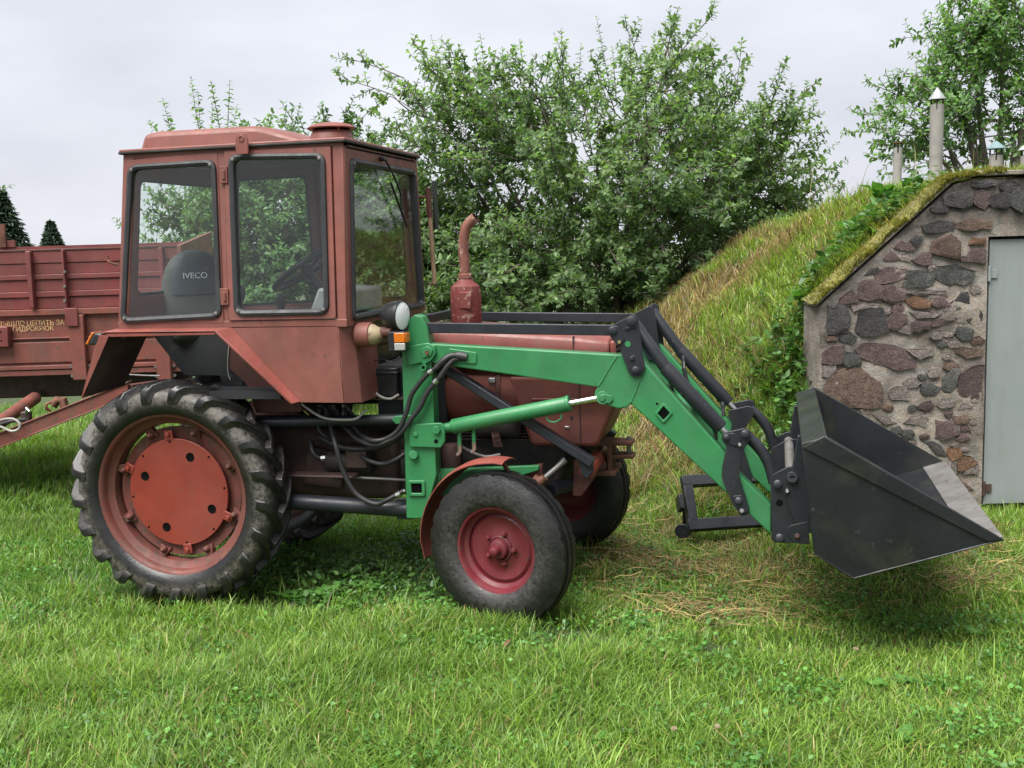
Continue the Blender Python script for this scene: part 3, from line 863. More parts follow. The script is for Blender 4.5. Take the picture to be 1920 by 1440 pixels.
# seat (turned a little towards the door)
T = Matrix.Translation((-.10, -.06, 0)) @ Matrix.Rotation(rad(-50), 4, 'Z')
seat = bpy.data.objects.new('driver_seat', None); col.objects.link(seat); adopt(seat, tractor)
def seatpart(mb, name, mat, bevel, seg=4):
    o = mb.xform(T).build(name, mat, None, bevel=bevel, seg=seg); o.parent = seat; return o
seatpart(MB().prism([(.0, -.20, 1.38), (.36, -.20, 1.38), (.38, -.20, 1.47), (.0, -.20, 1.47)], (0, .40, 0)), 'cushion', 'seat_grey', .04)
def loft(sts, n=28):
    m = MB(); vs_ = []
    for (x, z, hw, hd) in sts:
        for i in range(n):
            a = 2*math.pi*i/n; c_, s_ = math.cos(a), math.sin(a)
            vs_.append((x+math.copysign(abs(c_)**.6, c_)*hd, math.copysign(abs(s_)**.6, s_)*hw, z))
    k = len(sts)
    fs = [(a*n+i, a*n+(i+1) % n, (a+1)*n+(i+1) % n, (a+1)*n+i) for a in range(k-1) for i in range(n)] + [tuple(range(n-1, -1, -1)), tuple((k-1)*n+i for i in range(n))]
    return m.add(vs_, fs)
bk_st = [(.04, 1.42, .19, .065), (.03, 1.52, .20, .07), (.01, 1.62, .20, .07), (-.01, 1.70, .185, .068), (-.03, 1.77, .16, .062), (-.045, 1.82, .125, .055), (-.052, 1.85, .085, .042), (-.055, 1.865, .03, .02)]
seatpart(loft(bk_st), 'backrest', 'seat_grey', 0)
seatpart(loft([(x+.006, z+.004, w*.86, h*1.06) for x, z, w, h in bk_st[2:]]), 'seat_cover', 'seat_blue', 0)
seatpart(MB().cyl((.15, 0, 1.13), (.15, 0, 1.41), .07, 16), 'seat_post', 'machine_dark', 0)
def text_mesh(txt, name, mat, parent, origin, xdir, ydir, height, extrude=.0015, align='LEFT', space=1.0):
    cu = bpy.data.curves.new(name, 'FONT'); cu.body = txt; cu.size = 1.0; cu.extrude = 0
    cu.space_character = space; cu.align_x = align
    tmp = bpy.data.objects.new(name, cu); col.objects.link(tmp)
    dg = bpy.context.evaluated_depsgraph_get()
    me = bpy.data.meshes.new_from_object(tmp.evaluated_get(dg))
    bpy.data.objects.remove(tmp)
    k = height/.72
    x, y = V(xdir).normalized(), V(ydir).normalized(); o_ = V(origin)
    for v in me.vertices:
        v.co = o_ + x*v.co.x*k + y*v.co.y*k
    me.materials.clear(); me.materials.append(MATS[mat])
    o = bpy.data.objects.new(name, me); col.objects.link(o)
    if parent is not None: adopt(o, parent)
    return o
xa = T.to_3x3() @ V((0, 1, 0)); ya_ = T.to_3x3() @ V((-.26, 0, .96))
tx = text_mesh('IVECO', 'lettering', 'print_white', None, T @ V((.0655, -.085, 1.712)), xa, ya_, .034)
tx.parent = seat
# steering wheel, column, levers
sw_c = PY(574, 502, .02); ax = V((-.55, -.06, .83)).normalized()
q1 = ax.cross(V((0, 1, 0))).normalized(); q2 = ax.cross(q1)
swp = [sw_c+(q1*math.cos(t)+q2*math.sin(t))*.205 for t in np.linspace(0, 2*math.pi, 41)]
sw = MB().tube(swp, .017, 10, caps=False)
for k in range(3):
    t = 2*math.pi*k/3+.5
    sw.tube([sw_c-ax*.02, sw_c+(q1*math.cos(t)+q2*math.sin(t))*.20], .009, 8)
sw.tube([sw_c-ax*.035, sw_c+ax*.004], .03, 16)
swo = sw.build('steering_wheel', 'plastic_black', tractor)
MB().cyl(sw_c-ax*.03, sw_c-ax*.5, .024, 12).build('steering_column', 'plastic_black', tractor)
for (x, y, h) in ((.30, -.34, .46), (.44, -.16, .40)):
    lv = MB().tube([(x, y, 1.14), (x+.02, y, 1.14+h*.7), (x+.015, y, 1.14+h)], .008, 8)
    lv.tube([(x+.015, y, 1.14+h-.01), (x+.015, y, 1.14+h+.02), (x+.015, y, 1.14+h+.06), (x+.015, y, 1.14+h+.075)], [.014, .026, .024, .01], 12)
    lv.build('gear_lever', 'plastic_black', tractor)

# mirror arm with stick at far pillar
mr = MB()
mr.box((1.06, .70, 1.95), (1.075, .77, 2.24))
mo = mr.build('side_mirror', 'plastic_black', tractor, bevel=.006)
MB().cyl((1.02, .56, 2.14), (1.07, .75, 2.14), .008, 8).build('mirror_arm', 'rust', mo)
st0, st1 = PX(802, 352, 1.09), PX(815, 532, 1.09)
MB().tube([st0, st0*.7+st1*.3], .017, 10).build('mirror_bracket', 'under_red', mo)
MB().tube([st0*.72+st1*.28, st1], .013, 10).build('stick', 'wood', mo)
MB().tube([st1+V((-.02, -.06, 0)), st1+V((0, .01, .0))], .006, 6).build('stick_clip', 'rust', mo)
# handle at rear edge
MB().tube(spline([SP(-.235, 1.80, .005), SP(-.27, 1.815, .02), SP(-.285, 1.83, .02), SP(-.283, 1.85, .02)]), .006, 8).build('rear_hook', 'rust', tractor)

# ---- hood and engine
HY = .27
hood = MB()
xs = [(1.24, 1.43), (1.5, 1.425), (2.10, 1.385), (2.26, 1.365)]
sec = [(-1, -.20), (-1, -.06), (-.95, -.02), (-.82, 0), (0, .012), (.82, 0), (.95, -.02), (1, -.06), (1, -.20)]
vs_ = [V((x, HY*a, z+b)) for x, z in xs for a, b in sec]
n = len(sec); fs = [(i*n+j, i*n+j+1, (i+1)*n+j+1, (i+1)*n+j) for i in range(len(xs)-1) for j in range(n-1)]
fs += [tuple(range(n)), tuple((len(xs)-1)*n+j for j in range(n-1, -1, -1))]
fs += [(i*n, (i+1)*n, (i+1)*n+n-1, i*n+n-1) for i in range(len(xs)-1)]
hood.add(vs_, fs)
hood_o = hood.build('hood', 'hood_red', tractor, bevel=.01)
sm = MB().box((1.55, -HY-.004, 1.292), (2.04, -HY+.01, 1.300)); sm.build('hood_crease', 'hood_red', hood_o, bevel=.003)
MB().box((2.078, -HY-.002, 1.19), (2.083, HY+.002, 1.38)).build('hood_seam', 'lining', hood_o)
cowl = MB().prism([(1.735, -HY+.005, 1.18), (1.845, -HY+.005, .83), (1.87, -HY+.005, .822), (2.17, -HY+.005, .822), (2.20, -HY+.005, .84), (2.285, -HY+.005, 1.02), (2.285, -HY+.005, 1.18)], (0, 2*HY-.01, 0))
cowl_o = cowl.build('front_cowl', 'hood_red', tractor, bevel=.02, seg=3)
MB().box((1.86, -HY, 1.055), (2.20, -HY+.012, 1.068)).build('crease', 'hood_red', cowl_o, bevel=.004)
MB().box((2.105, -HY+.002, .83), (2.109, -HY+.02, 1.18)).build('seam', 'lining', cowl_o)
gr = MB().box((2.26, -.25, 1.16), (2.29, .25, 1.355)); gr_o = gr.build('grille_panel', 'hood_red', tractor, bevel=.012)
for k in range(6):
    for j in (-1, 0, 1):
        z = 1.18+.027*k
        MB().box((2.289, -.07+j*.155, z), (2.2925, .07+j*.155, z+.012)).build('grille_slot', 'void', gr_o)
for (px, py) in ((1072, 783),):
    c = PY(px, py, -HY+.003); MB().lathe([(.0001, -.003), (.008, -.003), (.008, .004)], c, (0, 1, 0), 12).build('latch_hole', 'lining', cowl_o)
    c = PY(1063, 801, -HY+.002); MB().obox(c, (.012, 0, 0), (0, .006, 0), (0, 0, .006)).build('latch', 'steel', cowl_o, bevel=.002)
# fan housing drum
dr = MB().tube([(1.40, -.07, 1.09), (1.44, -.07, 1.09), (1.75, -.07, 1.09), (1.79, -.07, 1.09)], [.185, .20, .20, .19], 40)
dro = dr.build('fan_housing', 'hood_red', tractor)
MB().lathe([(.202, 0), (.206, .004), (.206, .026), (.202, .03)], (1.67, -.07, 1.09), (1, 0, 0), 40).build('clamp_band', 'under_red', dro)
bk = PY(1010, 728, -.27)
MB().obox((1.655, -.262, 1.16), (.018, 0, 0), (0, .012, 0), (0, 0, .012)).build('band_latch', 'steel', dro, bevel=.002)
# engine masses
MB().box((1.02, -.25, .92), (1.40, .25, 1.24)).build('bulkhead', 'lining', tractor, bevel=.01)
MB().prism([(1.1, -.19, .52), (1.95, -.17, .52), (2.02, -.17, .70), (1.98, -.18, .97), (1.1, -.2, .97)], (0, .37, 0)).build('engine_block', 'machine_dark', tractor, bevel=.03)
MB().prism([(-.18, -.2, .47), (1.1, -.19, .50), (1.1, -.19, .84), (.5, -.2, .90), (-.18, -.22, .90)], (0, .40, 0)).build('gearbox', 'machine_brown', tractor, bevel=.04)
MB().tube([(0, -.40, .6), (0, -.25, .6), (0, -.2, .6), (0, .2, .6), (0, .25, .6), (0, .4, .6)], [.11, .13, .19, .19, .13, .11], 24).build('rear_axle', 'machine_brown', tractor)
eng = [('oil_filter', 'machine_brown', MB().tube([(1.42, -.27, .62), (1.42, -.27, .64), (1.42, -.27, .80), (1.42, -.27, .83)], [.03, .052, .052, .035], 18)),
       ('generator', 'machine_dark', MB().tube([(1.56, -.24, .92), (1.58, -.24, .92), (1.78, -.24, .92), (1.80, -.24, .92)], [.04, .065, .065, .04], 20)),
       ('injection_pump', 'machine_dark', MB().box((1.15, -.30, .66), (1.36, -.19, .80))),
       ('oil_pan', 'machine_dark', MB().prism([(1.15, -.15, .52), (1.9, -.15, .52), (1.8, -.14, .42), (1.2, -.14, .42)], (0, .3, 0))),
       ('valve_block', 'machine_brown', MB().box((.86, -.34, .70), (.98, -.24, .82))),
       ('starter_motor', 'machine_dark', MB().tube([(.72, -.27, .72), (.75, -.27, .72), (.98, -.27, .72), (1.0, -.27, .72)], [.04, .06, .06, .03], 18)),
       ('side_cover', 'machine_brown', MB().prism([(.55, -.225, .58), (.78, -.225, .56), (.82, -.225, .74), (.60, -.225, .80)], (0, .03, 0))),
       ('running_board', 'machine_brown', MB().box((.46, -.40, .66), (.92, -.30, .672))),
       ('clutch_rod', 'worn_steel', MB().cyl((.45, -.30, .655), (1.24, -.28, .63), .008, 8))]
for nm, mt, mb in eng: mb.build(nm, mt, tractor, bevel=.008 if nm not in ('clutch_rod',) else 0)
for k in range(7):   # cooling fins of the engine cylinder
    MB().box((1.45, -.235, .845+.016*k), (1.84, -.18, .851+.016*k)).build('cooling_fin', 'machine_dark', tractor)
# small louvre bracket seen beside the cowl
lb = MB().prism([PY(918, 795, -.3), PY(930, 795, -.3), PY(943, 838, -.3), PY(926, 838, -.3)], (0, .01, 0)).build('slotted_guard', 'under_red', tractor)
for k in range(4):
    c = PY(927+2.2*k, 802+9*k, -.302); MB().obox(c, (.016, 0, .004), (0, .0015, 0), (0, 0, .003)).build('slot', 'lining', lb)
# muffler and exhaust
mc = PY(875, 606, -.1); mx = mc.x
mf = MB().tube([(mx, -.1, 1.40), (mx, -.1, 1.425), (mx, -.1, 1.60), (mx, -.1, 1.635), (mx, -.1, 1.66), (mx, -.1, 1.675)], [.07, .081, .081, .075, .045, .034], 28)
mfo = mf.build('muffler', 'muffler_red', tractor)
MB().obox((mx+.02, -.178, 1.565), (.034, 0, 0), (0, .008, 0), (0, 0, .045)).build('muffler_plate', 'muffler_red', mfo, bevel=.006)
pp = spline([(mx, -.1, 1.66), (mx, -.1, 1.75), PY(869, 470, -.1), PY(871, 440, -.1), PY(877, 422, -.1), PY(892, 407, -.1)], 5)
ex = MB().tube(pp, .0275, 18, caps=False); pin = MB().tube(pp[-4:], .022, 18, caps=False)
exo = ex.build('exhaust_pipe', 'exhaust_rust', mfo); pin.build('pipe_bore', 'void', exo)
MB().lathe([(.034, -.012), (.038, -.008), (.038, .012), (.033, .016)], (mx, -.1, 1.685), (0, 0, 1), 20).build('pipe_collar', 'exhaust_rust', mfo)

# ---- front axle, steering, tow hook
MB().beam((1.755, -.44, .44), (1.755, .44, .44), .09, .08, ).build('front_axle', 'machine_brown', tractor, bevel=.01)
for sgn in (-1, 1):
    MB().tube([(1.755, .44*sgn, .34), (1.755, .44*sgn, .60)], .036, 14).build('king_pin', 'under_red', tractor)
    MB().cyl((1.755, .44*sgn, .373), (1.755, .53*sgn, .373), .03, 12).build('stub_axle', 'machine_brown', tractor)
ft = MB().tube([PY(1014, 905, -.36), PY(1024, 893, -.34), PY(1048, 873, -.30), PY(1060, 862, -.28)], [.018, .013, .013, .018], 12)
ft.build('drag_link', 'worn_steel', tractor)
MB().tube([PY(1000, 895, -.36), PY(1012, 905, -.36), PY(1022, 895, -.36)], [.03, .035, .02], 12).build('ball_joint', 'rust', tractor)
MB().obox(PY(1000, 885, -.33), (.05, 0, .01), (0, .03, 0), (0, 0, .035)).build('steering_arm', 'under_red', tractor, bevel=.01)
cx_ = 2.17; cz_ = PY(1101, 882, -.36).z; cx_ = PY(1101, 882, -.36).x
ct = MB().cyl((cx_, -.36, cz_), (cx_, .36, cz_), .042, 22); cto = ct.build('cross_tube', 'disc_orange', tractor, bevel=.004)
MB().tube([(cx_, -.362, cz_), (cx_, -.37, cz_)], [.026, .022], 16).build('tube_end_cap', 'disc_orange', cto)
gp = MB().prism([PY(1076, 862, -.2), PY(1100, 858, -.2), PY(1120, 890, -.2), PY(1090, 930, -.2), PY(1074, 930, -.2)], (0, .012, 0))
gp.hexbolt(PY(1079, 899, -.202), (0, -1, 0), .009, .008)
gp.build('gusset_plate', 'under_red', tractor, bevel=.002)
MB().cyl(PY(1032, 920, -.25), PY(1072, 908, -.1), .036, 16).build('sway_bar', 'black_paint', tractor)
hk = MB()
hx = 2.12
hk.prism([(hx, -.09, .79), (hx+.17, -.06, .79), (hx+.22, -.055, .79), (hx+.22, .055, .79), (hx+.17, .06, .79), (hx, .09, .79)], (0, 0, .022))
hk.prism([(hx+.10, -.06, .72), (hx+.225, -.055, .72), (hx+.225, .055, .72), (hx+.10, .06, .72)], (0, 0, .02))
hk.box((hx+.09, -.08, .64), (hx+.115, .08, .80)); hk.box((hx-.02, -.12, .64), (hx+.14, .12, .665)); hk.cyl((hx+.06, -.1, .69), (hx+.06, .1, .69), .028, 14)
hko = hk.build('tow_hook', 'rust', tractor, bevel=.005)
MB().cyl((hx+.195, 0, .725), (hx+.195, 0, .83), .012, 10).build('hook_pin', 'worn_steel', hko)

# ---- lights, battery
hl_c = PY(753.7, 592, -.50); hd = V((.975, -.22, -.03)).normalized()
hl = MB().lathe([(.02, -.115), (.045, -.10), (.062, -.075), (.071, -.04), (.073, -.012), (.076, -.01), (.076, .004), (.070, .006)], hl_c, hd, 32)
hlo = hl.build('headlamp', 'plastic_black', tractor)
MB().lathe([(.069, .003), (.05, .010), (.025, .014), (.0001, .015)], hl_c, hd, 32).build('lens', 'lens_white', hlo)
MB().tube([hl_c-hd*.06+V((0, 0, -.065)), hl_c-hd*.07+V((0, 0, -.14)), hl_c-hd*.16+V((0, .04, -.15))], .010, 8).build('lamp_bracket', 'rust', hlo)
sb = PY(747, 640, -.52)
sgo = MB().obox(sb, (.045, 0, 0), (0, .03, 0), (0, 0, .05)).build('turn_signal', 'plastic_black', tractor, bevel=.006)
MB().obox(sb+V((.018, -.032, .02)), (.028, 0, 0), (0, .006, 0), (0, 0, .024)).build('amber_lens', 'lens_orange', sgo, bevel=.004)
MB().obox(sb+V((.048, 0, .02)), (.005, 0, 0), (0, .027, 0), (0, 0, .024)).build('amber_side', 'lens_orange', sgo, bevel=.003)
MB().obox(sb+V((.018, -.032, -.024)), (.028, 0, 0), (0, .006, 0), (0, 0, .018)).build('clear_lens', 'lens_clear', sgo, bevel=.004)
wl0 = PY(668, 628, -.50)
wlo = MB().tube([wl0, wl0+V((.012, 0, 0)), wl0+V((.082, 0, 0))], [.05, .062, .062], 28).build('lamp_barrel', 'cab_red', tractor, bevel=.004)
MB().tube([wl0+V((.08, 0, 0)), wl0+V((.086, 0, 0)), wl0+V((.10, 0, 0)), wl0+V((.118, 0, 0)), wl0+V((.14, 0, .005)), wl0+V((.15, 0, .006))], [.054, .054, .05, .042, .03, .012], 28).build('lamp_lens', 'cream', wlo)
MB().tube([wl0+V((.14, 0, .01)), wl0+V((.19, -.01, .012)), wl0+V((.2, -.01, -.02))], [.03, .028, .012], 12).build('lamp_socket', 'under_red', wlo)
bt = PY(699, 690, -.30); bt2 = PY(746, 745, -.30)
bto = MB().box((bt.x, -.30, bt2.z), (bt2.x, -.06, bt.z)).build('battery', 'plastic_black', tractor, bevel=.008)
MB().box((bt.x-.004, -.304, bt.z-.035), (bt2.x+.004, -.056, bt.z-.02)).build('battery_lid', 'plastic_black', bto, bevel=.004)
MB().box((bt.x-.06, -.31, bt2.z-.012), (bt2.x+.06, -.05, bt2.z-.002)).build('battery_tray', 'machine_brown', bto)

# ---- hoses and wires
def hose(pts, y, r, name='hose', mat='rubber', n=6, ends=None):
    P_ = [PY(p[0], p[1], p[2] if len(p) > 2 else y) for p in pts]
    sp = spline(P_, n)
    o = MB().tube(sp, r, 10).build(name, mat, tractor)
    if ends:
        for e in ends:
            i = 0 if e == 0 else -1
            a, b = (sp[0], sp[3]) if e == 0 else (sp[-1], sp[-4])
            d = (b-a).normalized()
            MB().tube([a-d*.01, a+d*.02, a+d*.021, a+d*.045], [r*.9, r*.9, r*1.3, r*1.3], 8).build('hose_fitting', 'steel', o)
    return o
hose([(818, 690), (800, 703), (784, 722), (771, 742), (762, 773), (747, 806), (723, 823), (698, 826), (677, 815, -.40), (657, 790, -.36), (645, 765, -.33)], -.49, .0125, ends=(0,))
hose([(826, 706), (812, 722), (800, 738), (787, 765), (773, 783), (748, 815), (707, 834), (673, 825, -.42), (653, 807, -.38), (638, 790, -.35), (631, 768, -.33)], -.485, .013, ends=(0,))
hose([(611, 765, -.36), (620, 798, -.40), (630, 837), (643, 882), (663, 920), (685, 938), (707, 945), (727, 937), (757, 921, -.45)], -.47, .0135, ends=(-1,))
hose([(566, 758, -.45), (595, 778), (615, 785), (640, 787), (667, 785), (686, 770, -.44)], -.50, .0065, 'cable', 'cable')
hose([(668, 846, -.30), (690, 863), (717, 870), (740, 863), (760, 850, -.34)], -.37, .012)
hose([(583, 828, -.28), (587, 847), (598, 858), (618, 858, -.30)], -.31, .014, ends=(-1,))
hose([(600, 768, -.34), (596, 790), (598, 805), (610, 818), (622, 824, -.33)], -.36, .011)
hose([(655, 770, -.30), (668, 795), (690, 790), (700, 796, -.30)], -.30, .012)
hose([(600, 820, -.30), (640, 838), (680, 842), (730, 830), (770, 800, -.30)], -.33, .017)
hose([(694, 684, -.31), (688, 690), (690, 715), (708, 740), (730, 748), (748, 740, -.31)], -.33, .007, 'cable', 'cable')
hose([(700, 676, -.3), (720, 675), (735, 678), (750, 668, -.3)], -.32, .003, 'wire', 'plastic_black')
hose([(430, 640, -.40), (427, 680), (428, 700), (432, 712, -.40)], -.40, .003, 'wire', 'cable')
hose([(856, 830, -.40), (880, 845), (910, 856), (938, 852, -.36)], -.38, .008, 'pipe', 'worn_steel')
hose([(750, 612, -.5), (742, 632), (732, 650, -.46)], -.5, .003, 'wire', 'plastic_black')
# rear linkage
MB().beam((-.15, -.28, .50), (-.62, -.30, .46), .03, .06).build('lower_link', 'machine_brown', tractor, bevel=.004)
MB().beam((-.15, .28, .50), (-.62, .30, .46), .03, .06).build('lower_link', 'machine_brown', tractor, bevel=.004)
MB().tube([PY(545, 905, .3), PY(580, 903, .3), PY(640, 912, .3)], [.03, .045, .03], 12).build('far_step', 'cab_red', tractor)

# ------------------------------------------------------------------ front loader
loader = thing('front_loader', (2.2, 0, 0), 'green front loader with black bucket mounted on the red tractor', 'loader')
AO, AI = -.45, -.365
def L(px, py, y=AO): return PY(px, py, y)
def lp(mb, name, mat, bevel=.004, parent=None, mirror=True, seg=2, each=None):
    outs = []
    for k in range(2 if mirror else 1):
        b = mb.copy()
        if k: b.mirror()
        par = parent[k] if isinstance(parent, (list, tuple)) else (parent or loader)
        outs.append(b.build(name, mat, par, bevel=bevel, seg=seg))
    return outs
def tri(pts, y0=AO, y1=AI):
    return MB().prism([L(px, py, y0) for px, py in pts], (0, y1-y0, 0))
# posts
post = lp(tri([(753, 650), (762, 972), (797, 972), (818, 890), (810, 700), (806, 650), (800, 612), (790, 594), (777, 590), (766, 600), (762, 625)]), 'post', 'green')
lp(MB().prism([L(760, 650, AO-.012), L(790, 645, AO-.012), L(791, 680, AO-.012), L(765, 686, AO-.012)], (0, .013, 0)), 'doubler_plate', 'green', parent=post)
pv = MB().prism([L(788, 645, AO-.02), L(803, 643, AO-.02), L(815, 650, AO-.02), L(817, 662, AO-.02), L(810, 675, AO-.02), L(796, 684, AO-.02), L(790, 682, AO-.02)], (0, .02, 0))
pv.prism([L(789, 655, AO-.028), L(801, 648, AO-.028), L(812, 656, AO-.028), L(808, 668, AO-.028), L(792, 672, AO-.028)], (0, .009, 0))
lp(pv, 'pivot_ear', 'green', parent=post)
lp(MB().hexbolt(L(801, 661, AO-.028), (0, -1, 0), .011, .01), 'pivot_bolt', 'rust', parent=post, bevel=0)
c = L(797, 688, AO-.005); lp(MB().lathe([(.010, -.03), (.016, -.03), (.016, .02), (.010, .02)], c, (0, 1, 0), 14, closed=True), 'pin_tube', 'green', parent=post, bevel=0)
lp(tri([(766, 796), (826, 793), (834, 800), (834, 828), (826, 840), (768, 838)], AO-.02, AO+.0), 'cylinder_bracket', 'green', parent=post)
lp(MB().hexbolt(L(819, 806, AO-.02), (0, -1, 0), .022, .016), 'bracket_bolt', 'green', parent=post, bevel=.002)
for (px, py, r) in ((779, 814, .013), (775, 853, .024)):
    lp(MB().tube([L(px, py, AO), L(px, py, AO-.028)], [r, r*.9], 20), 'boss', 'green', parent=post, bevel=.002)
lp(MB().lathe([(.0001, -.0215), (.011, -.0215), (.011, 0)], L(820, 826, AO), (0, 1, 0), 14), 'bracket_hole', 'void', parent=post, bevel=0)
so = [L(764, 901, AO-.012), L(796, 901, AO-.012), L(797, 931, AO-.012), L(766, 931, AO-.012)]
lp(MB().ring(rrect(so, .012), rrect(inset(so, .017), .006), (0, .013, 0)), 'socket_frame', 'green', parent=post)
lp(MB().prism([p+V((0, .0105, 0)) for p in rrect(inset(so, .017), .006)], (0, .002, 0)), 'socket_hole', 'void', parent=post, bevel=0)
lp(tri([(734, 787), (740, 780), (775, 778), (775, 792), (742, 796)], AO-.004, AO+.01), 'tab', 'green', parent=post)
# longitudinal braces and subframe
lp(MB().cyl((.25, -.40, .945), (1.27, -.40, .978), .028, 16), 'upper_brace', 'black_paint', bevel=0)
lp(MB().cyl((.05, -.40, .545), (1.25, -.40, .505), .042, 18), 'lower_brace', 'black_paint', bevel=0)
lp(MB().box((1.16, -.415, .455), (1.25, -.395, .565)), 'brace_plate', 'black_paint')
lp(tri([(818, 880), (1010, 873), (1010, 882), (870, 925), (822, 930)], AO+.06, AO+.09), 'subframe_plate', 'green')
lp(MB().box((1.235, -.40, .60), (1.40, .0, .70)), 'cross_member', 'green')
lp(MB().beam(PY(832, 688, -.37), PY(1112, 868, -.37), .045, .062, up=(0, -1, 0)), 'diagonal_brace', 'black_paint', bevel=.006)
lp(MB().prism([PY(1083, 852, -.375), PY(1110, 868, -.375), PY(1113, 885, -.375), PY(1100, 899, -.375), PY(1088, 888, -.375)], (0, .018, 0)), 'brace_foot', 'black_paint')
# arms
arm_poly = [(800, 644), (816, 645), (1157, 665), (1176, 663), (1208, 680), (1358, 848), (1384, 887), (1446, 948), (1446, 1003), (1183, 757), (1176, 764), (1160, 767), (1122, 756), (1113, 747), (1116, 733), (1121, 726), (839, 686), (815, 682), (800, 676)]
arm = lp(tri(arm_poly), 'arm', 'green', bevel=.007, seg=3)
hw = MB()
def weld(a, b, r=.004, par=arm):
    pts = [L(a[0]+(b[0]-a[0])*t, a[1]+(b[1]-a[1])*t, AO-.001) for t in np.linspace(0, 1, 14)]
    pts = [p+V((random.uniform(-.0015, .0015), 0, random.uniform(-.0015, .0015))) for p in pts]
    lp(MB().tube(pts, [r*random.uniform(.7, 1.25) for _ in pts], 6), 'weld_seam', 'green', bevel=0, parent=par)
weld((1157, 667), (1122, 724)); weld((1211, 688), (1183, 754)); weld((760, 686), (792, 682), par=post)
so = [L(840, 653, AO-.007), L(894, 661, AO-.007), L(893, 683, AO-.007), L(843, 679, AO-.007)]
lp(MB().prism(rrect(so, .012), (0, .008, 0)), 'slot_plate', 'green', parent=arm, bevel=.003)
lp(MB().tube([L(848, 666, AO-.008), L(862, 667, AO-.01), L(876, 670, AO-.008)], [.014, .022, .020], 14), 'hose_grommet', 'rubber', parent=arm, bevel=0)
lp(MB().tube(spline([L(818, 690, -.49), L(832, 676, -.485), L(848, 667, -.47), L(872, 670, -.452)]), .0165, 12), 'hose_sleeve', 'rubber', parent=arm, bevel=0)
lp(MB().tube(spline([L(826, 706, -.485), L(838, 688, -.48), L(852, 674, -.465), L(872, 672, -.45)]), .0155, 12), 'hose_sleeve', 'rubber', parent=arm, bevel=0)
so = [L(1244, 755, AO-.008), L(1262, 775, AO-.008), L(1244, 795, AO-.008), L(1227, 776, AO-.008)]
lp(MB().ring(rrect(so, .008), rrect(inset(so, .012), .004), (0, .009, 0)), 'socket_frame', 'green', parent=arm)
lp(MB().prism([p+V((0, .0065, 0)) for p in rrect(inset(so, .012), .004)], (0, .0015, 0)), 'socket_hole', 'void', parent=arm, bevel=0)
lp(MB().lathe([(.0001, -.001), (.006, -.001), (.006, .003)], L(1232, 757, AO), (0, 1, 0), 10), 'hole', 'void', parent=arm, bevel=0)
# cross tube between the arms
lp(MB().cyl((2.60, AI, 1.00), (2.60, -AI, 1.00), .055, 20), 'arm_cross_tube', 'green', bevel=0, mirror=False)
# lift cylinders
ca, cb, cr = L(848, 800, -.44), L(1066, 757, -.44), L(1131, 745, -.44)
lc = MB().tube([ca, ca*.985+cb*.015, cb*.99+ca*.01, cb], [.034, .038, .038, .036], 24)
lcy = lp(lc, 'lift_cylinder', 'green', bevel=0)
lp(MB().cyl(cb, cr, .0165, 16), 'piston_rod', 'chrome', parent=lcy, bevel=0)
lp(MB().tube([L(1062, 757.5, -.44), L(1069, 756, -.44)], .040, 24), 'gland', 'green', parent=lcy, bevel=.003)
lp(MB().tube([L(832, 803, -.44), L(850, 800, -.44)], [.024, .027], 14), 'cylinder_eye', 'green', parent=lcy, bevel=.004)
for px, py in ((861, 802), (888, 797)):
    q_ = L(px, py, -.435)
    lp(MB().tube([q_+V((0, 0, -.02)), q_+V((0, 0, -.075)), q_+V((0, 0, -.10))], [.011, .011, .008], 10), 'port', 'green', parent=lcy, bevel=0)
    lp(MB().tube([q_+V((0, 0, -.085)), q_+V((0, 0, -.12)), q_+V((-.015, 0, -.14))], [.013, .012, .009], 8), 'port_fitting', 'steel', parent=lcy, bevel=0)
lp(MB().tube(spline([L(1024, 782, -.45), L(1030, 790, -.45), L(1042, 791, -.45), L(1052, 784, -.45), L(1053, 775, -.45)]), .005, 8), 'pipe_clip', 'green', parent=lcy, bevel=0)
pe = MB().tube([L(1130, 746, AO), L(1130, 746, AO-.012)], .032, 20); pe.prism([L(1128, 738, AO-.01), L(1147, 742, AO-.01), L(1149, 750, AO-.01), L(1142, 757, AO-.01), L(1128, 754, AO-.01)], (0, .01, 0)); pe.hexbolt(L(1129, 746, AO-.012), (0, -1, 0), .018, .01)
lp(pe, 'rod_pin', 'green', parent=arm, bevel=.002)
# upper brackets (outer and inner plates)
bpoly = [(1136, 620), (1142, 613), (1186, 590), (1192, 592), (1197, 600), (1209, 690), (1206, 700), (1196, 707), (1184, 705), (1178, 697), (1160, 648), (1154, 644)]
for y0 in (AO-.016, AI+.004):
    br = lp(tri(bpoly, y0, y0+.012), 'linkage_bracket', 'black_paint', bevel=.002)
    if y0 < AO:
        brk = br
lp(tri([(1139, 620), (1150, 610), (1160, 613), (1171, 637), (1160, 648), (1155, 645)], AO-.022, AO-.0155), 'pin_keeper', 'black_paint', parent=brk, bevel=.002)
lp(tri([(1177, 672), (1190, 665), (1204, 690), (1203, 697), (1184, 700)], AO-.022, AO-.0155), 'pin_keeper', 'black_paint', parent=brk, bevel=.002)
for px, py, r in ((1149, 620, .02), (1184, 602, .024), (1185, 672, .011), (1192, 694, .018)):
    lp(MB().tube([L(px, py, AO-.018), L(px, py, AO-.03), L(px, py, AO-.033)], [r, r, r*.7], 18), 'pin', 'black_paint', parent=brk, bevel=0)
lp(MB().hexbolt(L(1161.5, 641, AO-.022), (0, -1, 0), .009, .007), 'bolt', 'brass', parent=brk, bevel=0)
lp(MB().lathe([(.0001, -.0005), (.014, -.0005), (.0145, .002)], L(1177, 645, AO-.016), (0, 1, 0), 18), 'hole', 'green', parent=brk, bevel=0)
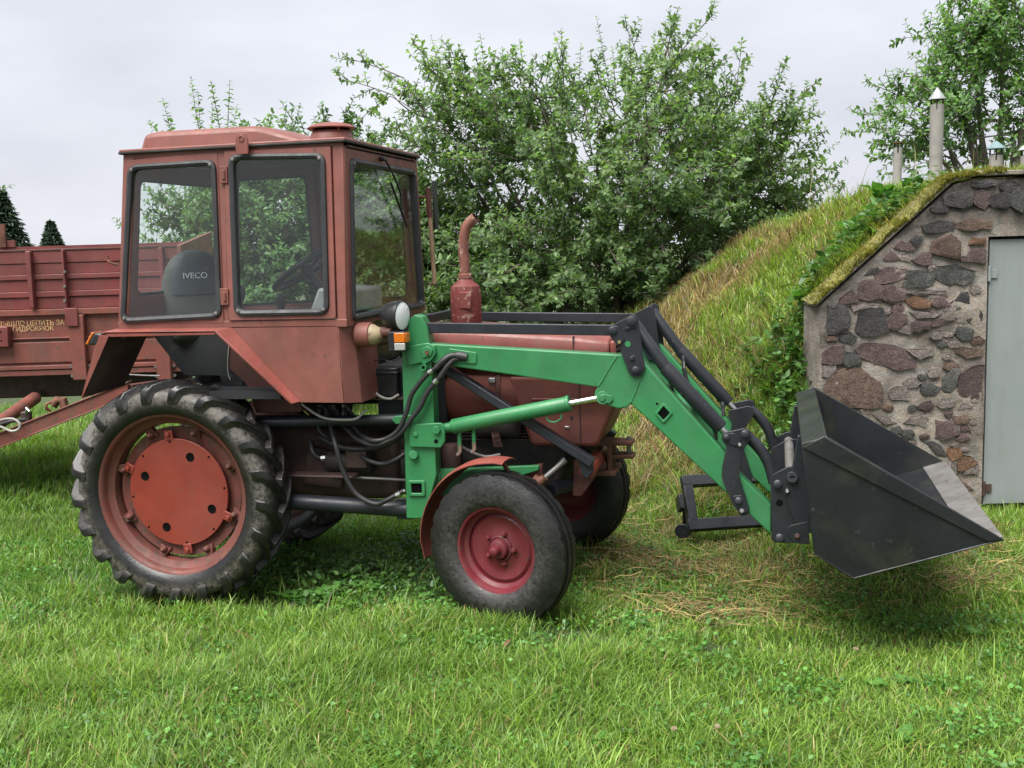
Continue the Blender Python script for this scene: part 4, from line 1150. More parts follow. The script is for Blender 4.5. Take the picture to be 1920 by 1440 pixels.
lp(MB().beam(L(1171, 617, AO-.02), L(1194, 611, AO-.02), .008, .012), 'stop_bar', 'black_paint', parent=brk, bevel=.002)
# levelling bars
ym = (AO+AI)/2
lp(MB().beam(L(782, 614, ym), L(1152, 619, ym), .035, .052), 'levelling_bar', 'black_paint', bevel=.004)
lp(MB().tube([L(779, 612, AO+.01), L(779, 612, AI)], .022, 14), 'bar_pin', 'black_paint', bevel=0)
lp(MB().beam((L(779, 605, ym).x, ym, L(779, 603, ym).z), (L(779, 605, ym).x, -ym, L(779, 603, ym).z), .035, .045), 'top_cross_bar', 'black_paint', mirror=False)
# tilt cylinders
ta, tm, tb_, tr = L(1186, 604, ym), L(1247, 688, ym), L(1352, 803, ym), L(1366, 819, ym)
tcy = lp(MB().tube([ta, ta*.97+tm*.03, tm, tm, tm*.97+tb_*.03, tb_*.98+tm*.02, tb_], [.027, .031, .031, .034, .036, .036, .032], 24), 'tilt_cylinder', 'black_paint', bevel=0)
lp(MB().cyl(tb_, tr, .017, 16), 'piston_rod', 'steel', parent=tcy, bevel=0)
tt = (tm-ta).normalized()
for f_, nm in ((.42, 'port'), (.93, 'port')):
    b_ = ta+(tb_-ta)*f_
    lp(MB().tube([b_, b_+V((.0, .03, -.045)), b_+V((.0, .035, -.065))], [.014, .014, .010], 10), nm, 'black_paint', parent=tcy, bevel=0)
    lp(MB().tube([b_+V((0, .033, -.055)), b_+V((0, .036, -.10))], .011, 8), 'port_fitting', 'steel', parent=tcy, bevel=0)
h0, h1 = ta+(tb_-ta)*.42+V((0, .036, -.10)), ta+(tb_-ta)*.75+V((0, .05, -.14))
lp(MB().tube(spline([h0, h0*.5+h1*.5+V((-.02, 0, -.05)), h1]), .012, 10), 'hose', 'rubber', parent=tcy, bevel=0)
# bell cranks
ck = [(1355, 812), (1396, 803), (1407, 808), (1409, 820), (1402, 832), (1393, 845), (1387, 880), (1386, 895), (1397, 928), (1405, 955), (1402, 966), (1390, 968), (1376, 950), (1362, 920), (1353, 893), (1354, 875), (1362, 838), (1353, 825)]
for y0 in (AO-.018, AI+.005):
    cr_ = lp(tri(ck, y0, y0+.013), 'bell_crank', 'black_paint', bevel=.002)
    if y0 < AO: crank = cr_
lp(tri([(1354, 814), (1376, 812), (1389, 823), (1385, 836), (1376, 836), (1357, 826)], AO-.026, AO-.0175), 'pin_keeper', 'black_paint', parent=crank, bevel=.002)
lp(tri([(1374, 930), (1390, 929), (1402, 946), (1404, 958), (1394, 964), (1380, 948)], AO-.026, AO-.0175), 'pin_keeper', 'black_paint', parent=crank, bevel=.002)
for px, py, r, mt in ((1362, 820, .014, 'black_paint'), (1397, 814, .019, 'black_paint'), (1387, 834, .009, 'steel'), (1385, 939, .017, 'black_paint'), (1391, 958, .011, 'worn_steel')):
    lp(MB().tube([L(px, py, AO-.018), L(px, py, AO-.034), L(px, py, AO-.037)], [r, r, r*.7], 16), 'pin', mt, parent=crank, bevel=0)
# push links (bent tubes)
lp(MB().tube(spline([L(1399, 816, ym), L(1422, 838, ym), L(1440, 866, ym), L(1452, 905, ym)], 5), .027, 16), 'push_link', 'black_paint', bevel=0)
# quick hitch
hpoly = [(1444, 897), (1450, 889), (1476, 876), (1496, 873), (1505, 877), (1514, 1005), (1512, 1018), (1452, 1018), (1447, 1012)]
for y0 in (AO-.02, AI+.01):
    hp_ = lp(tri(hpoly, y0, y0+.014), 'hitch_plate', 'black_paint', bevel=.002)
    if y0 < AO: hitch = hp_
lp(tri([(1475, 992), (1483, 985), (1515, 978), (1518, 1021), (1490, 1019), (1479, 1005)], AO-.032, AO-.019), 'lock_plate', 'black_paint', parent=hitch, bevel=.002)
lp(MB().tube([L(1485.5, 895, AO-.05), L(1485.5, 895, AO-.018)], .026, 20), 'tube_end', 'black_paint', parent=hitch, bevel=.002)
lp(MB().lathe([(.0001, -.0505), (.018, -.0505), (.018, -.04)], L(1485.5, 895, AO), (0, 1, 0), 18), 'tube_bore', 'void', parent=hitch, bevel=0)
for px, py, r, mt in ((1458, 908, .02, 'black_paint'), (1476, 921, .010, 'steel'), (1462, 1009, .020, 'black_paint'), (1495, 1005, .012, 'machine_brown')):
    lp(MB().tube([L(px, py, AO-.02), L(px, py, AO-.04), L(px, py, AO-.043)], [r, r, r*.7], 14), 'hitch_pin', mt, parent=hitch, bevel=0)
lp(MB().lathe([(.0001, -.0212), (.016, -.0212), (.0165, -.019)], L(1461.5, 941, AO), (0, 1, 0), 18), 'hitch_hole', 'void', parent=hitch, bevel=0)
hc = L(1483, 893, AO)
lp(MB().cyl((hc.x, AO, hc.z), (hc.x, -AO, hc.z), .025, 18), 'hitch_tube', 'worn_steel', mirror=False, bevel=0)
lp(MB().box((hc.x-.02, AO, .44), (hc.x+.02, -AO, .50)), 'hitch_lower_bar', 'black_paint', mirror=False)
# bucket
BY = .79
def BK(px, py): return PY(px, py, -BY)
A_, B_, C_, D_, E_, F_ = BK(1503, 832), BK(1550, 818), BK(1882, 1011), BK(1600, 1084), BK(1526, 1037), BK(1510, 890)
bucket = bpy.data.objects.new('bucket', None); col.objects.link(bucket); adopt(bucket, loader)
bucket['label'] = 'black steel bucket with scuffed olive side'
def bk(mb, name, mat, bevel=.003):
    o = mb.build(name, mat, None, bevel=bevel); o.parent = bucket; return o
for sg in (-1, 1):
    def q(p, y=BY): return V((p.x, sg*y, p.z))
    bk(MB().prism([q(A_), q(B_), q(C_), q(D_), q(E_)], (0, -sg*.01, 0)), 'side_plate', 'bucket_black')
    g0, g1 = BK(1504, 838), BK(1852, 1015)
    bk(MB().prism([q(g0), q(B_-V((.012, 0, -.002))), q(C_), q(g1)], (0, sg*.011, 0)), 'side_doubler', 'bucket_black')
    # welded seam along the lower edge
    e = [q(E_, BY+.001), q(D_, BY+.001), q(C_, BY+.001)]
    bk(MB().tube([e[0]*(1-t)+e[1]*t for t in np.linspace(0, 1, 12)]+[e[1]*(1-t)+e[2]*t for t in np.linspace(.02, 1, 30)], [random.uniform(.003, .0055) for _ in range(42)], 6), 'weld_seam', 'bucket_black', 0)
def span(p0, p1, off, nm, mt, y=BY-.002):
    v = V((p1.x-p0.x, 0, p1.z-p0.z)).normalized(); nrm = V((-v.z, 0, v.x))
    pts = [V((p0.x, -y, p0.z)), V((p1.x, -y, p1.z)), V((p1.x, y, p1.z)), V((p0.x, y, p0.z))]
    return bk(MB().prism(pts, nrm*off), nm, mt)
span(A_, E_, .01, 'back_plate', 'bucket_black')
span(E_, D_, .01, 'curve_plate', 'bucket_black')
Cl = D_+(C_-D_)*.80
span(D_, Cl, .01, 'floor_plate', 'bucket_black')
span(Cl, C_, .016, 'cutting_edge', 'worn_steel')
ridge = MB().prism([V((A_.x, -BY+.002, A_.z)), V((B_.x, -BY+.002, B_.z)), V((B_.x+.005, -BY+.002, B_.z-.012)), V((A_.x+.012, -BY+.002, A_.z-.06))], (0, 2*BY-.004, 0))
bk(ridge, 'top_lip', 'bucket_black', .004)
for y in (AO-.01, -AO+.01):
    bk(MB().prism([(A_.x-.01, y-.02, .93), (A_.x+.005, y-.02, .93), (E_.x+.005, y-.02, .47), (E_.x-.06, y-.02, .47), (A_.x-.06, y-.02, .62)], (0, .04, 0)), 'mounting_lug', 'black_paint')

# ------------------------------------------------------------------ fork frame lying on the grass
f0 = PZ(1299, 985, .12); f1 = PZ(1420, 977, .12); f2 = PZ(1287, 903, .36)
fx = (f1-f0).normalized()*.66; fy = f2-f0
gl = gz(f0.x, f0.y)
frame = thing('fork_carriage', (f0.x, f0.y, gl), 'small black welded steel frame propped on the grass behind the loader arms', 'frame')
def fb(u0, v0, u1, v1, w, h, nm, up=None):
    a = f0+fx*u0+fy*v0; b = f0+fx*u1+fy*v1
    return MB().beam(a, b, w, h, up=fx.cross(fy) if up is None else up).build(nm, 'black_paint', frame, bevel=.005)
fb(-.05, 0, 1.05, 0, .07, .06, 'front_bar'); fb(-.05, 1, 1.05, 1, .07, .06, 'rear_bar')
fb(0, .07, 0, .93, .06, .06, 'side_bar'); fb(1, .07, 1, .93, .06, .06, 'side_bar')
fb(-.09, .35, -.09, .68, .03, .09, 'side_plate')
o_ = f0-fx*.10
MB().tube([o_+V((0, -.012, -.03)), o_+V((0, .012, -.03))], .045, 20).build('hook_eye', 'black_paint', frame, bevel=.004)
for k in (0, 1):
    g_ = f0+fx*k+fy
    MB().beam(V((g_.x, g_.y, gz(g_.x, g_.y)-.02)), g_-V((0, 0, .03)), .05, .05, up=(1, 0, 0)).build('rear_leg', 'black_paint', frame, bevel=.004)
o2 = f0+fx*.80+fy*.1
MB().prism([o2, o2+fx*.14, o2+fx*.2+fy*.25+V((0, 0, .20)), o2+fx*.05+fy*.2+V((0, 0, .24))], (0, .012, 0)).build('upright_plate', 'worn_steel', frame, bevel=.003)

# ------------------------------------------------------------------ red box trailer behind the tractor
TD = 7.7
t0_ = W(-3.3, TD+.9, 0)
trailer = thing('trailer', (t0_.x, t0_.y, gz(t0_.x, t0_.y)), 'old red high sided farm trailer with faded yellow stencil lettering', 'trailer')
def TS(s, z, dd=0): return W(s, TD+dd, z)
def tz(px, py):
    s, d, z = SDZ(PD(px, py, TD)); return s, z
def tbox(s0, s1, z0, z1, d0, d1):
    return MB().prism([TS(s0, z0, d0), TS(s1, z0, d0), TS(s1, z1, d0), TS(s0, z1, d0)], VF2*(d1-d0))
S0, S1 = -5.2, -2.36
zr = [tz(60, y)[1] for y in (472, 493, 515, 524, 549, 558, 578)]
edges = [1.908, 1.82, 1.735, 1.70, 1.61, 1.575, 1.485]
names_ = ['board', 'board', 'rib', 'board', 'rib', 'board']
ub = tbox(S0, S1, 1.47, 1.905, .012, .03).build('upper_side', 'trailer_red', trailer)
lv = [(1.905, 1.815, .0), (1.811, 1.735, .006), (1.735, 1.70, -.006), (1.70, 1.615, .006), (1.615, 1.575, -.006), (1.575, 1.49, .006)]
for zt, zb, off in lv:
    tbox(S0, S1, zb, zt, off, .014).build('side_board', 'trailer_red', ub, bevel=.004)
tbox(S0, S1, 1.902, 1.916, -.006, .035).build('top_rail', 'under_red', ub, bevel=.003)
tbox(S0, S1, 1.445, 1.488, -.02, .03).build('middle_rail', 'trailer_faded', trailer, bevel=.004)
lower = tbox(S0, S1, 1.055, 1.445, .01, .03).build('lower_side', 'trailer_faded', trailer)
tbox(S0, S1, 1.275, 1.285, -.012, .012).build('flange', 'trailer_faded', lower, bevel=.003)
tbox(S0, S1, 1.10, 1.255, -.004, .012).build('side_board', 'trailer_faded', lower, bevel=.01)
tbox(S0, S1, 1.055, 1.085, -.02, .02).build('bottom_flange', 'trailer_faded', lower, bevel=.004)
tbox(S0, S1, 1.01, 1.05, -.012, .03).build('sill', 'trailer_faded', trailer, bevel=.005)
def stake(px0, px1, py0, py1, d0=-.05):
    s0, z1 = tz(px0, py0); s1, z0 = tz(px1, py1)
    o = tbox(s0, s1, z0, z1, d0, .0).build('stake', 'trailer_red', trailer, bevel=.006)
    return o
for p in ((52, 70, 471, 577), (119, 133, 468, 592), (-95, -77, 474, 580), (300, 316, 464, 586)): stake(*p)
for px in (132, -60, 290):
    s0, z1 = tz(px, 590); s1, _ = tz(px+28, 590); _, z0 = tz(px, 712)
    o = tbox(s0, s1, z0, z1, -.055, .0).build('lower_stake', 'trailer_faded', trailer, bevel=.008)
    tbox(s0-.012, s1-.03, z1-.08, z1+.05, -.07, -.05).build('stake_socket', 'trailer_red', o, bevel=.004)
    for dx in (-.012, s1-s0+.012):
        for dz in (.03, .10):
            MB().hexbolt(TS(s0+dx, z0+dz, -.012), -VF2, .012, .016).build('bolt', 'worn_steel', o)
for py in (510, 537, 564):
    s_, z_ = tz(127, py); MB().tube([TS(s_, z_, -.05), TS(s_, z_, -.062)], [.012, .008], 8).build('bolt', 'worn_steel', trailer)
s0, z1 = tz(-30, 613); s1, z0 = tz(25, 649)
pbx = tbox(s0, s1, z0, z1, -.07, .0).build('lamp_bracket', 'trailer_red', trailer, bevel=.006)
for i in range(6):
    for j in range(3):
        c = TS(s1-.05-.033*i-(.016 if j % 2 else 0), z1-.035-.032*j, -.0705)
        MB().lathe([(.0001, 0), (.007, 0), (.0075, .003)], c, F2, 10).build('hole', 'void', pbx)
# stencil lettering
s_, z_ = tz(-6, 612.5)
text_mesh('ДЫШЛО ЦЕПИТЬ ЗА', 'stencil_lettering', 'stencil', lower, TS(s_, z_, .0045), VR2, VU, .036, space=.95)
s_, z_ = tz(18, 622)
text_mesh('ГИДРОКРЮК', 'stencil_lettering', 'stencil', lower, TS(s_+.02, z_, .0045), VR2, VU, .034, space=.95)
# far side, ends, chassis
WD = 1.75
tbox(S0, S1-.28, 1.05, 1.96, WD, WD+.03).build('far_side', 'trailer_red', trailer)
s_, z_ = tz(-10, 455); s2, _ = tz(55, 455)
tbox(S0, -3.55*1.0-.75, 1.96, 2.02, WD-.01, WD+.02).build('far_top_board', 'trailer_faded', trailer)
tbox(-4.42, -4.37, 1.96, 2.16, WD-.03, WD).build('far_stake', 'rust', trailer)
MB().prism([TS(S1, 1.05, .0), TS(S1-.25, 1.05, WD), TS(S1-.25, 2.04, WD), TS(S1, 1.915, .0)], VR2*.03).build('front_board', 'trailer_faded', trailer, bevel=.004)
MB().prism([TS(S0, 1.05, .0), TS(S0, 1.05, WD), TS(S0, 1.95, WD), TS(S0, 1.915, .0)], -VR2*.03).build('tail_board', 'trailer_faded', trailer)
tbox(S0, S1, 1.03, 1.06, .03, WD).build('trailer_floor', 'under_red', trailer)
for dd in (.25, 1.35): tbox(S0+.2, S1-.05, .82, 1.03, dd, dd+.1).build('chassis_beam', 'machine_brown', trailer, bevel=.008)
tbox(-3.0, -2.9, .88, 1.0, .3, 1.4).build('cross_beam', 'machine_dark', trailer)
def trailer_wheel(s, dd):
    c = TS(s, 0, dd); zc = gz(c.x, c.y)+.40
    c = TS(s, zc, dd)
    o = MB().lathe([(.22, -.08), (.30, -.11), (.37, -.10), (.40, -.06), (.405, 0), (.40, .06), (.37, .10), (.30, .11), (.22, .08)], c, F2, 40, a=[.2]*9).build('trailer_wheel', 'tyre', trailer, mud=True)
    MB().lathe([(.02, -.06), (.12, -.05), (.20, -.03), (.225, -.085), (.225, .08), (.02, .04)], c, F2, 32).build('rim', 'trailer_faded', o)
for s in (-5.0,):
    for dd in (.12, 1.62): trailer_wheel(s, dd)
tbox(-5.05, -4.95, .33, .43, .15, 1.6).build('axle', 'machine_dark', trailer)
# drawbar: long channel with stay and cylinder
def dpt(px, py, d): return PD(px, py, d)
a0, a1 = dpt(-60, 847, 6.95), dpt(250, 728, 6.95)
chn = MB()
for (o0, o1, dd, dep_) in ((0, 30, 6.95, .012), (0, 3, 6.94, .07), (27, 30, 6.94, .07)):
    chn.prism([dpt(-400, 969+o0, dd), dpt(240, 715+o0, dd), dpt(240, 715+o1, dd), dpt(-400, 969+o1, dd)], VF2*dep_)
chn.build('drawbar', 'trailer_faded', trailer, bevel=.003)
hz_ = SDZ(dpt(238, 730, 6.97)); MB().beam(W(hz_[0], 6.97, hz_[2]), W(hz_[0], TD+.28, .90), .08, .06).build('drawbar_hinge', 'under_red', trailer, bevel=.004)
MB().cyl(dpt(-34, 815, 7.0), dpt(66, 746, 7.75), .045, 18).build('hydraulic_cylinder', 'trailer_faded', trailer)
MB().cyl(dpt(66, 746, 7.75), dpt(80, 736, TD+.27), .022, 12).build('piston_rod', 'worn_steel', trailer)
MB().obox(dpt(50, 783, 7.2), VR2*.03, VF2*.03, (0, 0, .045)).build('valve', 'machine_brown', trailer, bevel=.01)
MB().tube([dpt(48, 776, 7.17), dpt(52, 766, 7.17), dpt(56, 772, 7.15)], [.01, .016, .008], 10).build('grease_cap', 'steel', trailer)
MB().tube([dpt(100, 760, 7.3), dpt(108, 750, 7.3), dpt(118, 750, 7.3), dpt(122, 768, 7.3)], .03, 12).build('spring', 'rust', trailer)
MB().tube(spline([dpt(95, 770, 7.15), dpt(87, 766, 7.13), dpt(88, 758, 7.13), dpt(96, 754, 7.15)]), .009, 8).build('safety_hook', 'trailer_faded', trailer)
MB().tube(spline([dpt(-8, 792, 6.92), dpt(8, 786, 6.9), dpt(26, 786, 6.9), dpt(37, 795, 6.9), dpt(34, 805, 6.9), dpt(20, 808, 6.9), dpt(0, 800, 6.91), dpt(-12, 806, 6.92)]), .008, 8).build('rope', 'cable', trailer)
MB().tube(spline([dpt(-10, 800, 7.1), dpt(20, 790, 7.08), dpt(48, 786, 7.1)]), .012, 8).build('hose', 'rubber', trailer)
# pieces seen through the gap over the rear wheel
MB().tube(spline([dpt(236, 702, 7.2), dpt(270, 704, 7.2), dpt(300, 705, 7.2)]), .006, 8).build('hitch_rod', 'worn_steel', trailer)

# ------------------------------------------------------------------ stone cellar front
wb = W(3.1, WALL_D+.15, 0)
cellar = thing('cellar_wall', (wb.x, wb.y, 0), 'fieldstone cellar front set in the earth mound beside a grey door', 'wall')
SL = [(2.02, -.3), (2.03, 1.394), (2.891, 2.148), (3.03, 2.178), (5.4, 2.185)]
def left_s(z):
    if z < 1.394: return 2.02+.01*z/1.394
    if z < 2.148: return 2.03+(z-1.394)/(2.148-1.394)*(2.891-2.03)
    return 2.891+(z-2.148)/(2.18-2.148)*.14
DL, DR, DT = 3.118, 4.10, 1.805
def wall_patch(fs0, fs1, z0, z1, nu, nz_, name='mortar'):
    vs_, at = [], []
    for j in range(nz_+1):
        z = z0+(z1-z0)*j/nz_
        sa_, sb_ = fs0(z), fs1(z)
        for i in range(nu+1):
            s = sa_+(sb_-sa_)*i/nu
            off = (N1(s*9+3, z*9)-.5)*.026+(N2(s*23, z*23+5)-.5)*.012+(N3(s*3, z*3)-.5)*.02
            if i in (0, nu): off *= .3
            vs_.append(W(s, WALL_D+float(off), z))
            rise = z-(1.55+.0*s)
            dist = (s-left_s(z))
            at.append(float(min(1, max(0, (z-1.78)/.2)+max(0, 1-dist/.16)*(.8 if z > 1.1 else .2))))
    n = nu+1
    m = MB().add(vs_, [(j*n+i, j*n+i+1, (j+1)*n+i+1, (j+1)*n+i) for j in range(nz_) for i in range(nu)], at)
    return m
mw = wall_patch(left_s, lambda z: DL, -.25, 2.176, 40, 80)
m2 = wall_patch(lambda z: DL, lambda z: 5.4, DT, 2.176, 50, 16)
m3 = wall_patch(lambda z: DR, lambda z: 5.4, -.25, DT, 24, 40)
for q_ in (m2, m3): mw.add(q_.v, q_.f, q_.a)
# reveal of the doorway and end face
mw.add([W(DL, WALL_D, -.25), W(DL, WALL_D+.3, -.25), W(DL, WALL_D+.3, DT), W(DL, WALL_D, DT), W(DR, WALL_D, DT), W(DR, WALL_D+.3, DT), W(DR, WALL_D+.3, -.25), W(DR, WALL_D, -.25)],
       [(0, 1, 2, 3), (3, 2, 5, 4), (4, 5, 6, 7)])
ends = [(2.02, -.3), (2.03, 1.394), (2.891, 2.148), (3.03, 2.178), (5.4, 2.178)]
vs_ = []
for s, z in ends: vs_ += [W(s, WALL_D+.002, z), W(s-.03 if z < 1.5 else s, WALL_D+.28, z)]
mw.add(vs_, [(2*i, 2*i+2, 2*i+3, 2*i+1) for i in range(4)], [.2, .2, .5, .5, .9, .9, .9, .9, .9, .9])
mor = mw.build('mortar', 'mortar', cellar, mud=True, fix=False)
# coping and moss along the slope
cp = MB(); cps = [(1.995, 1.385), (2.88, 2.165), (3.03, 2.196), (5.4, 2.2)]
for (s0, z0), (s1, z1) in zip(cps[:-1], cps[1:]):
    cp.prism([W(s0, WALL_D-.012, z0), W(s1, WALL_D-.012, z1), W(s1, WALL_D-.012, z1+.03), W(s0, WALL_D-.012, z0+.03)], VF2*.3)
cp.build('coping', 'mortar', cellar, bevel=.006)
ms = MB(); n = 70
vs_ = []
for i in range(n+1):
    t = i/n*1.06
    if t < .78: k = t/.78; s, z = 1.985+(2.88-1.985)*k, 1.40+(2.19-1.40)*k
    else: k = (t-.78)/.28; s, z = 2.88+.34*k, 2.19+.035*k
    w_ = .022*(float(N1(i*.31, 2))*2.2-.75)*(1 if t < .9 else .5)
    for a, (dd, up) in enumerate(((-.016, -.006), (-.022, .006), (.0, .022), (.08, .026), (.22, .02), (.295, -.006))):
        vs_.append(W(s-up*.5, WALL_D+dd+random.uniform(-.01, .01), z+up*.8+w_*(1 if 1 <= a <= 3 else .2)+random.uniform(-.01, .01)))
ms.add(vs_, [(6*i+q_, 6*i+q_+1, 6*i+q_+7, 6*i+q_+6) for i in range(n) for q_ in range(5)])
ms.build('moss', 'moss', cellar)
fz = np.array([np.array(v) for v in vs_]).reshape(n+1, 6, 3)
k_ = 12000; wt_ = np.clip(N1(np.arange(n)*.45, np.full(n, 7.))*1.8-.35, .28, 1); fi = rng.choice(n, k_, p=wt_/wt_.sum()); fj = rng.integers(0, 5, k_); fu = rng.random((k_, 1)); fv = rng.random((k_, 1))
fb_ = (fz[fi, fj]*(1-fu)+fz[fi+1, fj]*fu)*(1-fv)+(fz[fi, fj+1]*(1-fu)+fz[fi+1, fj+1]*fu)*fv
dv_ = rng.normal(size=(k_, 3))*.6+np.array([0, 0, .8])-F2*.5; dv_ /= np.linalg.norm(dv_, axis=1, keepdims=True)
lf = rng.uniform(.008, .024, (k_, 1)); sdv = np.cross(dv_, rng.normal(size=(k_, 3))); sdv /= np.linalg.norm(sdv, axis=1, keepdims=True)
fvs = np.stack([fb_-sdv*.0028, fb_+sdv*.0028, fb_+dv_*lf], 1).reshape(-1, 3)
tc_ = np.where(rng.random((k_, 1)) < .55, np.array([.26, .245, .035]), np.where(rng.random((k_, 1)) < .5, np.array([.15, .20, .035]), np.array([.16, .11, .05])))
MOSS_FUZZ = (fvs, np.repeat(tc_*rng.uniform(.6, 1.2, (k_, 1)), 3, 0), k_)
mo_ = obj_from(big_mesh('moss_fringe', fvs, None, np.arange(3*k_).reshape(-1, 3), 'grass', tint=MOSS_FUZZ[1]), 'moss_fringe', cellar)
mo_['kind'] = 'stuff'
def zs(zx, zy):   # wall picture coordinates -> wall plane
    s, d, z = SDZ(PD(1480+zx*.4583, 300+zy*.4583, WALL_D)); return s, z
def za(zx, zy): return SDZ(PD(1520+zx*.17708, 420+zy*.17708, WALL_D))[::2]
def zb2(zx, zy): return za(zx, zy+1355.3)
STONES = [
 ('d', za, [(1190,20),(1350,-30),(1510,-10),(1490,70),(1390,85),(1220,90)]), ('b', za, [(1525,0),(1700,-60),(1890,-20),(1880,50),(1640,70),(1550,40)]),
 ('p', za, [(880,250),(960,180),(1060,210),(1090,270),(960,275)]), ('d', za, [(1050,180),(1100,120),(1180,130),(1150,210),(1100,240)]),
 ('p', za, [(760,370),(850,290),(920,350),(940,380),(790,390)]), ('p', za, [(1085,385),(1180,310),(1270,300),(1270,420),(1190,435)]),
 ('b', za, [(1280,300),(1300,190),(1470,120),(1570,190),(1560,365),(1380,330)]), ('o', za, [(1690,210),(1720,145),(1840,150),(1835,215)]),
 ('p', za, [(1580,345),(1660,330),(1700,275),(1835,270),(1835,415),(1600,390)]), ('p', za, [(700,620),(690,520),(800,470),(1000,480),(980,560),(800,620)]),
 ('g', za, [(980,655),(1015,495),(1200,490),(1300,515),(1270,640),(1040,665)]), ('g', za, [(1310,560),(1325,455),(1520,440),(1700,500),(1700,590),(1600,635),(1400,620)]),
 ('p', za, [(515,790),(515,640),(580,590),(700,620),(748,700),(738,780),(620,810)]), ('p', za, [(757,790),(757,660),(860,655),(990,720),(990,790),(860,840)]),
 ('p', za, [(280,860),(310,790),(420,710),(508,780),(470,820)]), ('o', za, [(1000,810),(1110,765),(1265,820),(1240,885),(1110,890)]),
 ('p', za, [(1285,850),(1320,785),(1410,785),(1470,860),(1330,880)]), ('d', za, [(1470,835),(1590,735),(1650,725),(1670,840)]),
 ('d', za, [(165,1090),(190,900),(330,880),(400,960),(390,1080),(250,1165),(190,1165)]), ('d', za, [(480,1120),(520,960),(600,905),(750,900),(800,1130),(650,1170),(540,1175)]),
 ('p', za, [(820,1100),(830,990),(900,920),(1000,970),(1010,1030),(950,1080),(890,1125)]), ('p', za, [(1062,1150),(1072,1050),(1160,1030),(1260,1060),(1250,1110),(1130,1140)]),
 ('l', za, [(900,1130),(965,1075),(1055,1050),(1045,1165)]), ('p', za, [(1290,1080),(1300,1025),(1380,1010),(1500,1015),(1380,1060)]),
 ('d', za, [(1650,1020),(1660,920),(1740,880),(1810,960),(1800,1030),(1720,1050)]), ('d', za, [(1512,995),(1535,978),(1558,995),(1540,1012)]), ('d', za, [(560,545),(640,470),(710,465),(700,515)]),
 ('l', za, [(430,860),(560,830),(720,850),(700,890),(560,890),(450,930)]), ('l', za, [(1000,740),(1200,705),(1420,715),(1440,760),(1200,750)]), ('l', za, [(1050,930),(1200,920),(1380,940),(1290,990),(1120,1000)]),
 ('p', zb2, [(500,-20),(560,-75),(700,-85),(960,-30),(1060,80),(1080,150),(900,180),(700,120),(560,60)]), ('p', zb2, [(130,110),(130,10),(200,-60),(335,-70),(335,60),(320,120)]),
 ('g', zb2, [(350,100),(350,0),(490,20),(530,120),(380,170)]), ('l', zb2, [(120,250),(120,140),(260,140),(265,200),(180,265)]),
 ('b', zb2, [(170,350),(300,220),(430,175),(530,190),(620,270),(700,320),(730,450),(700,550),(560,575),(350,540),(180,440)]),
 ('p', zb2, [(1560,450),(1570,320),(1650,210),(1760,160),(1815,160),(1800,430),(1790,510),(1720,520)]), ('g', zb2, [(1160,410),(1170,340),(1270,330),(1360,370),(1300,460),(1190,450)]),
 ('g', zb2, [(1390,400),(1400,290),(1490,190),(1570,190),(1540,330),(1480,420)]), ('l', zb2, [(820,430),(850,380),(1000,360),(1040,440),(1040,510),(850,500)]),
 ('l', zb2, [(980,750),(1050,680),(1190,640),(1230,690),(1200,790)]), ('p', zb2, [(1325,900),(1325,730),(1490,735),(1555,870),(1400,930)]),
 ('o', zb2, [(1440,1080),(1460,1020),(1550,1010),(1600,1070),(1550,1130),(1490,1140)]), ('o', zb2, [(1552,1180),(1595,1090),(1680,1110),(1760,1170),(1620,1250),(1560,1240)]),
 ('l', zb2, [(1610,1290),(1660,1230),(1770,1195),(1760,1300)]), ('d', zb2, [(1180,940),(1300,950),(1380,1010),(1420,1100),(1330,1080)]), ('b', zb2, [(1540,0),(1530,-40),(1800,-40),(1780,30),(1640,60)]),
 ('l', zb2, [(1000,-30),(1290,-30),(1290,30),(1150,70)]), ('l', zb2, [(650,660),(800,690),(900,750),(780,760)]), ('l', zb2, [(1430,1250),(1480,1160),(1535,1180),(1535,1290)]),
 ('b', zb2, [(200,760),(420,640),(560,760),(430,880),(240,880)]), ('p', zb2, [(600,900),(840,860),(980,960),(800,1080),(620,1040)]), ('g', zb2, [(250,1050),(480,980),(560,1120),(380,1220)]), ('d', zb2, [(900,1200),(1150,1150),(1250,1300),(1000,1380)]), ('b', zb2, [(1300,1350),(1560,1340),(1700,1450),(1400,1500)])]
def zs(zx, zy):
    s, d, z = SDZ(PD(1480+zx*.4583, 300+zy*.4583, WALL_D)); return s, z
for (cx, cy, w_, h_, mt) in [(690,165,118,66,'d'),(786,160,62,72,'p'),(868,166,96,66,'d'),(936,165,52,92,'g'),(900,110,80,40,'d'),(790,100,90,34,'d'),(612,200,70,34,'d')]:
    STONES.append((mt, zs, [(cx+math.cos(a)*w_*.56*random.uniform(.85, 1.05), cy+math.sin(a)*h_*.56*random.uniform(.85, 1.05)) for a in (rad(x+random.uniform(-12, 12)) for x in (35, 80, 145, 190, 220, 275, 325, 355))]))
MT = dict(d='stone_dark', p='stone_purple', g='stone_grey', b='stone_brown', o='stone_orange', l='stone_pale')
occ = [(sum(fn(*q_)[0] for q_ in po)/len(po), sum(fn(*q_)[1] for q_ in po)/len(po), max(math.hypot(fn(*a_)[0]-fn(*b_)[0], fn(*a_)[1]-fn(*b_)[1]) for a_ in po for b_ in po)*.42) for mt, fn, po in STONES]
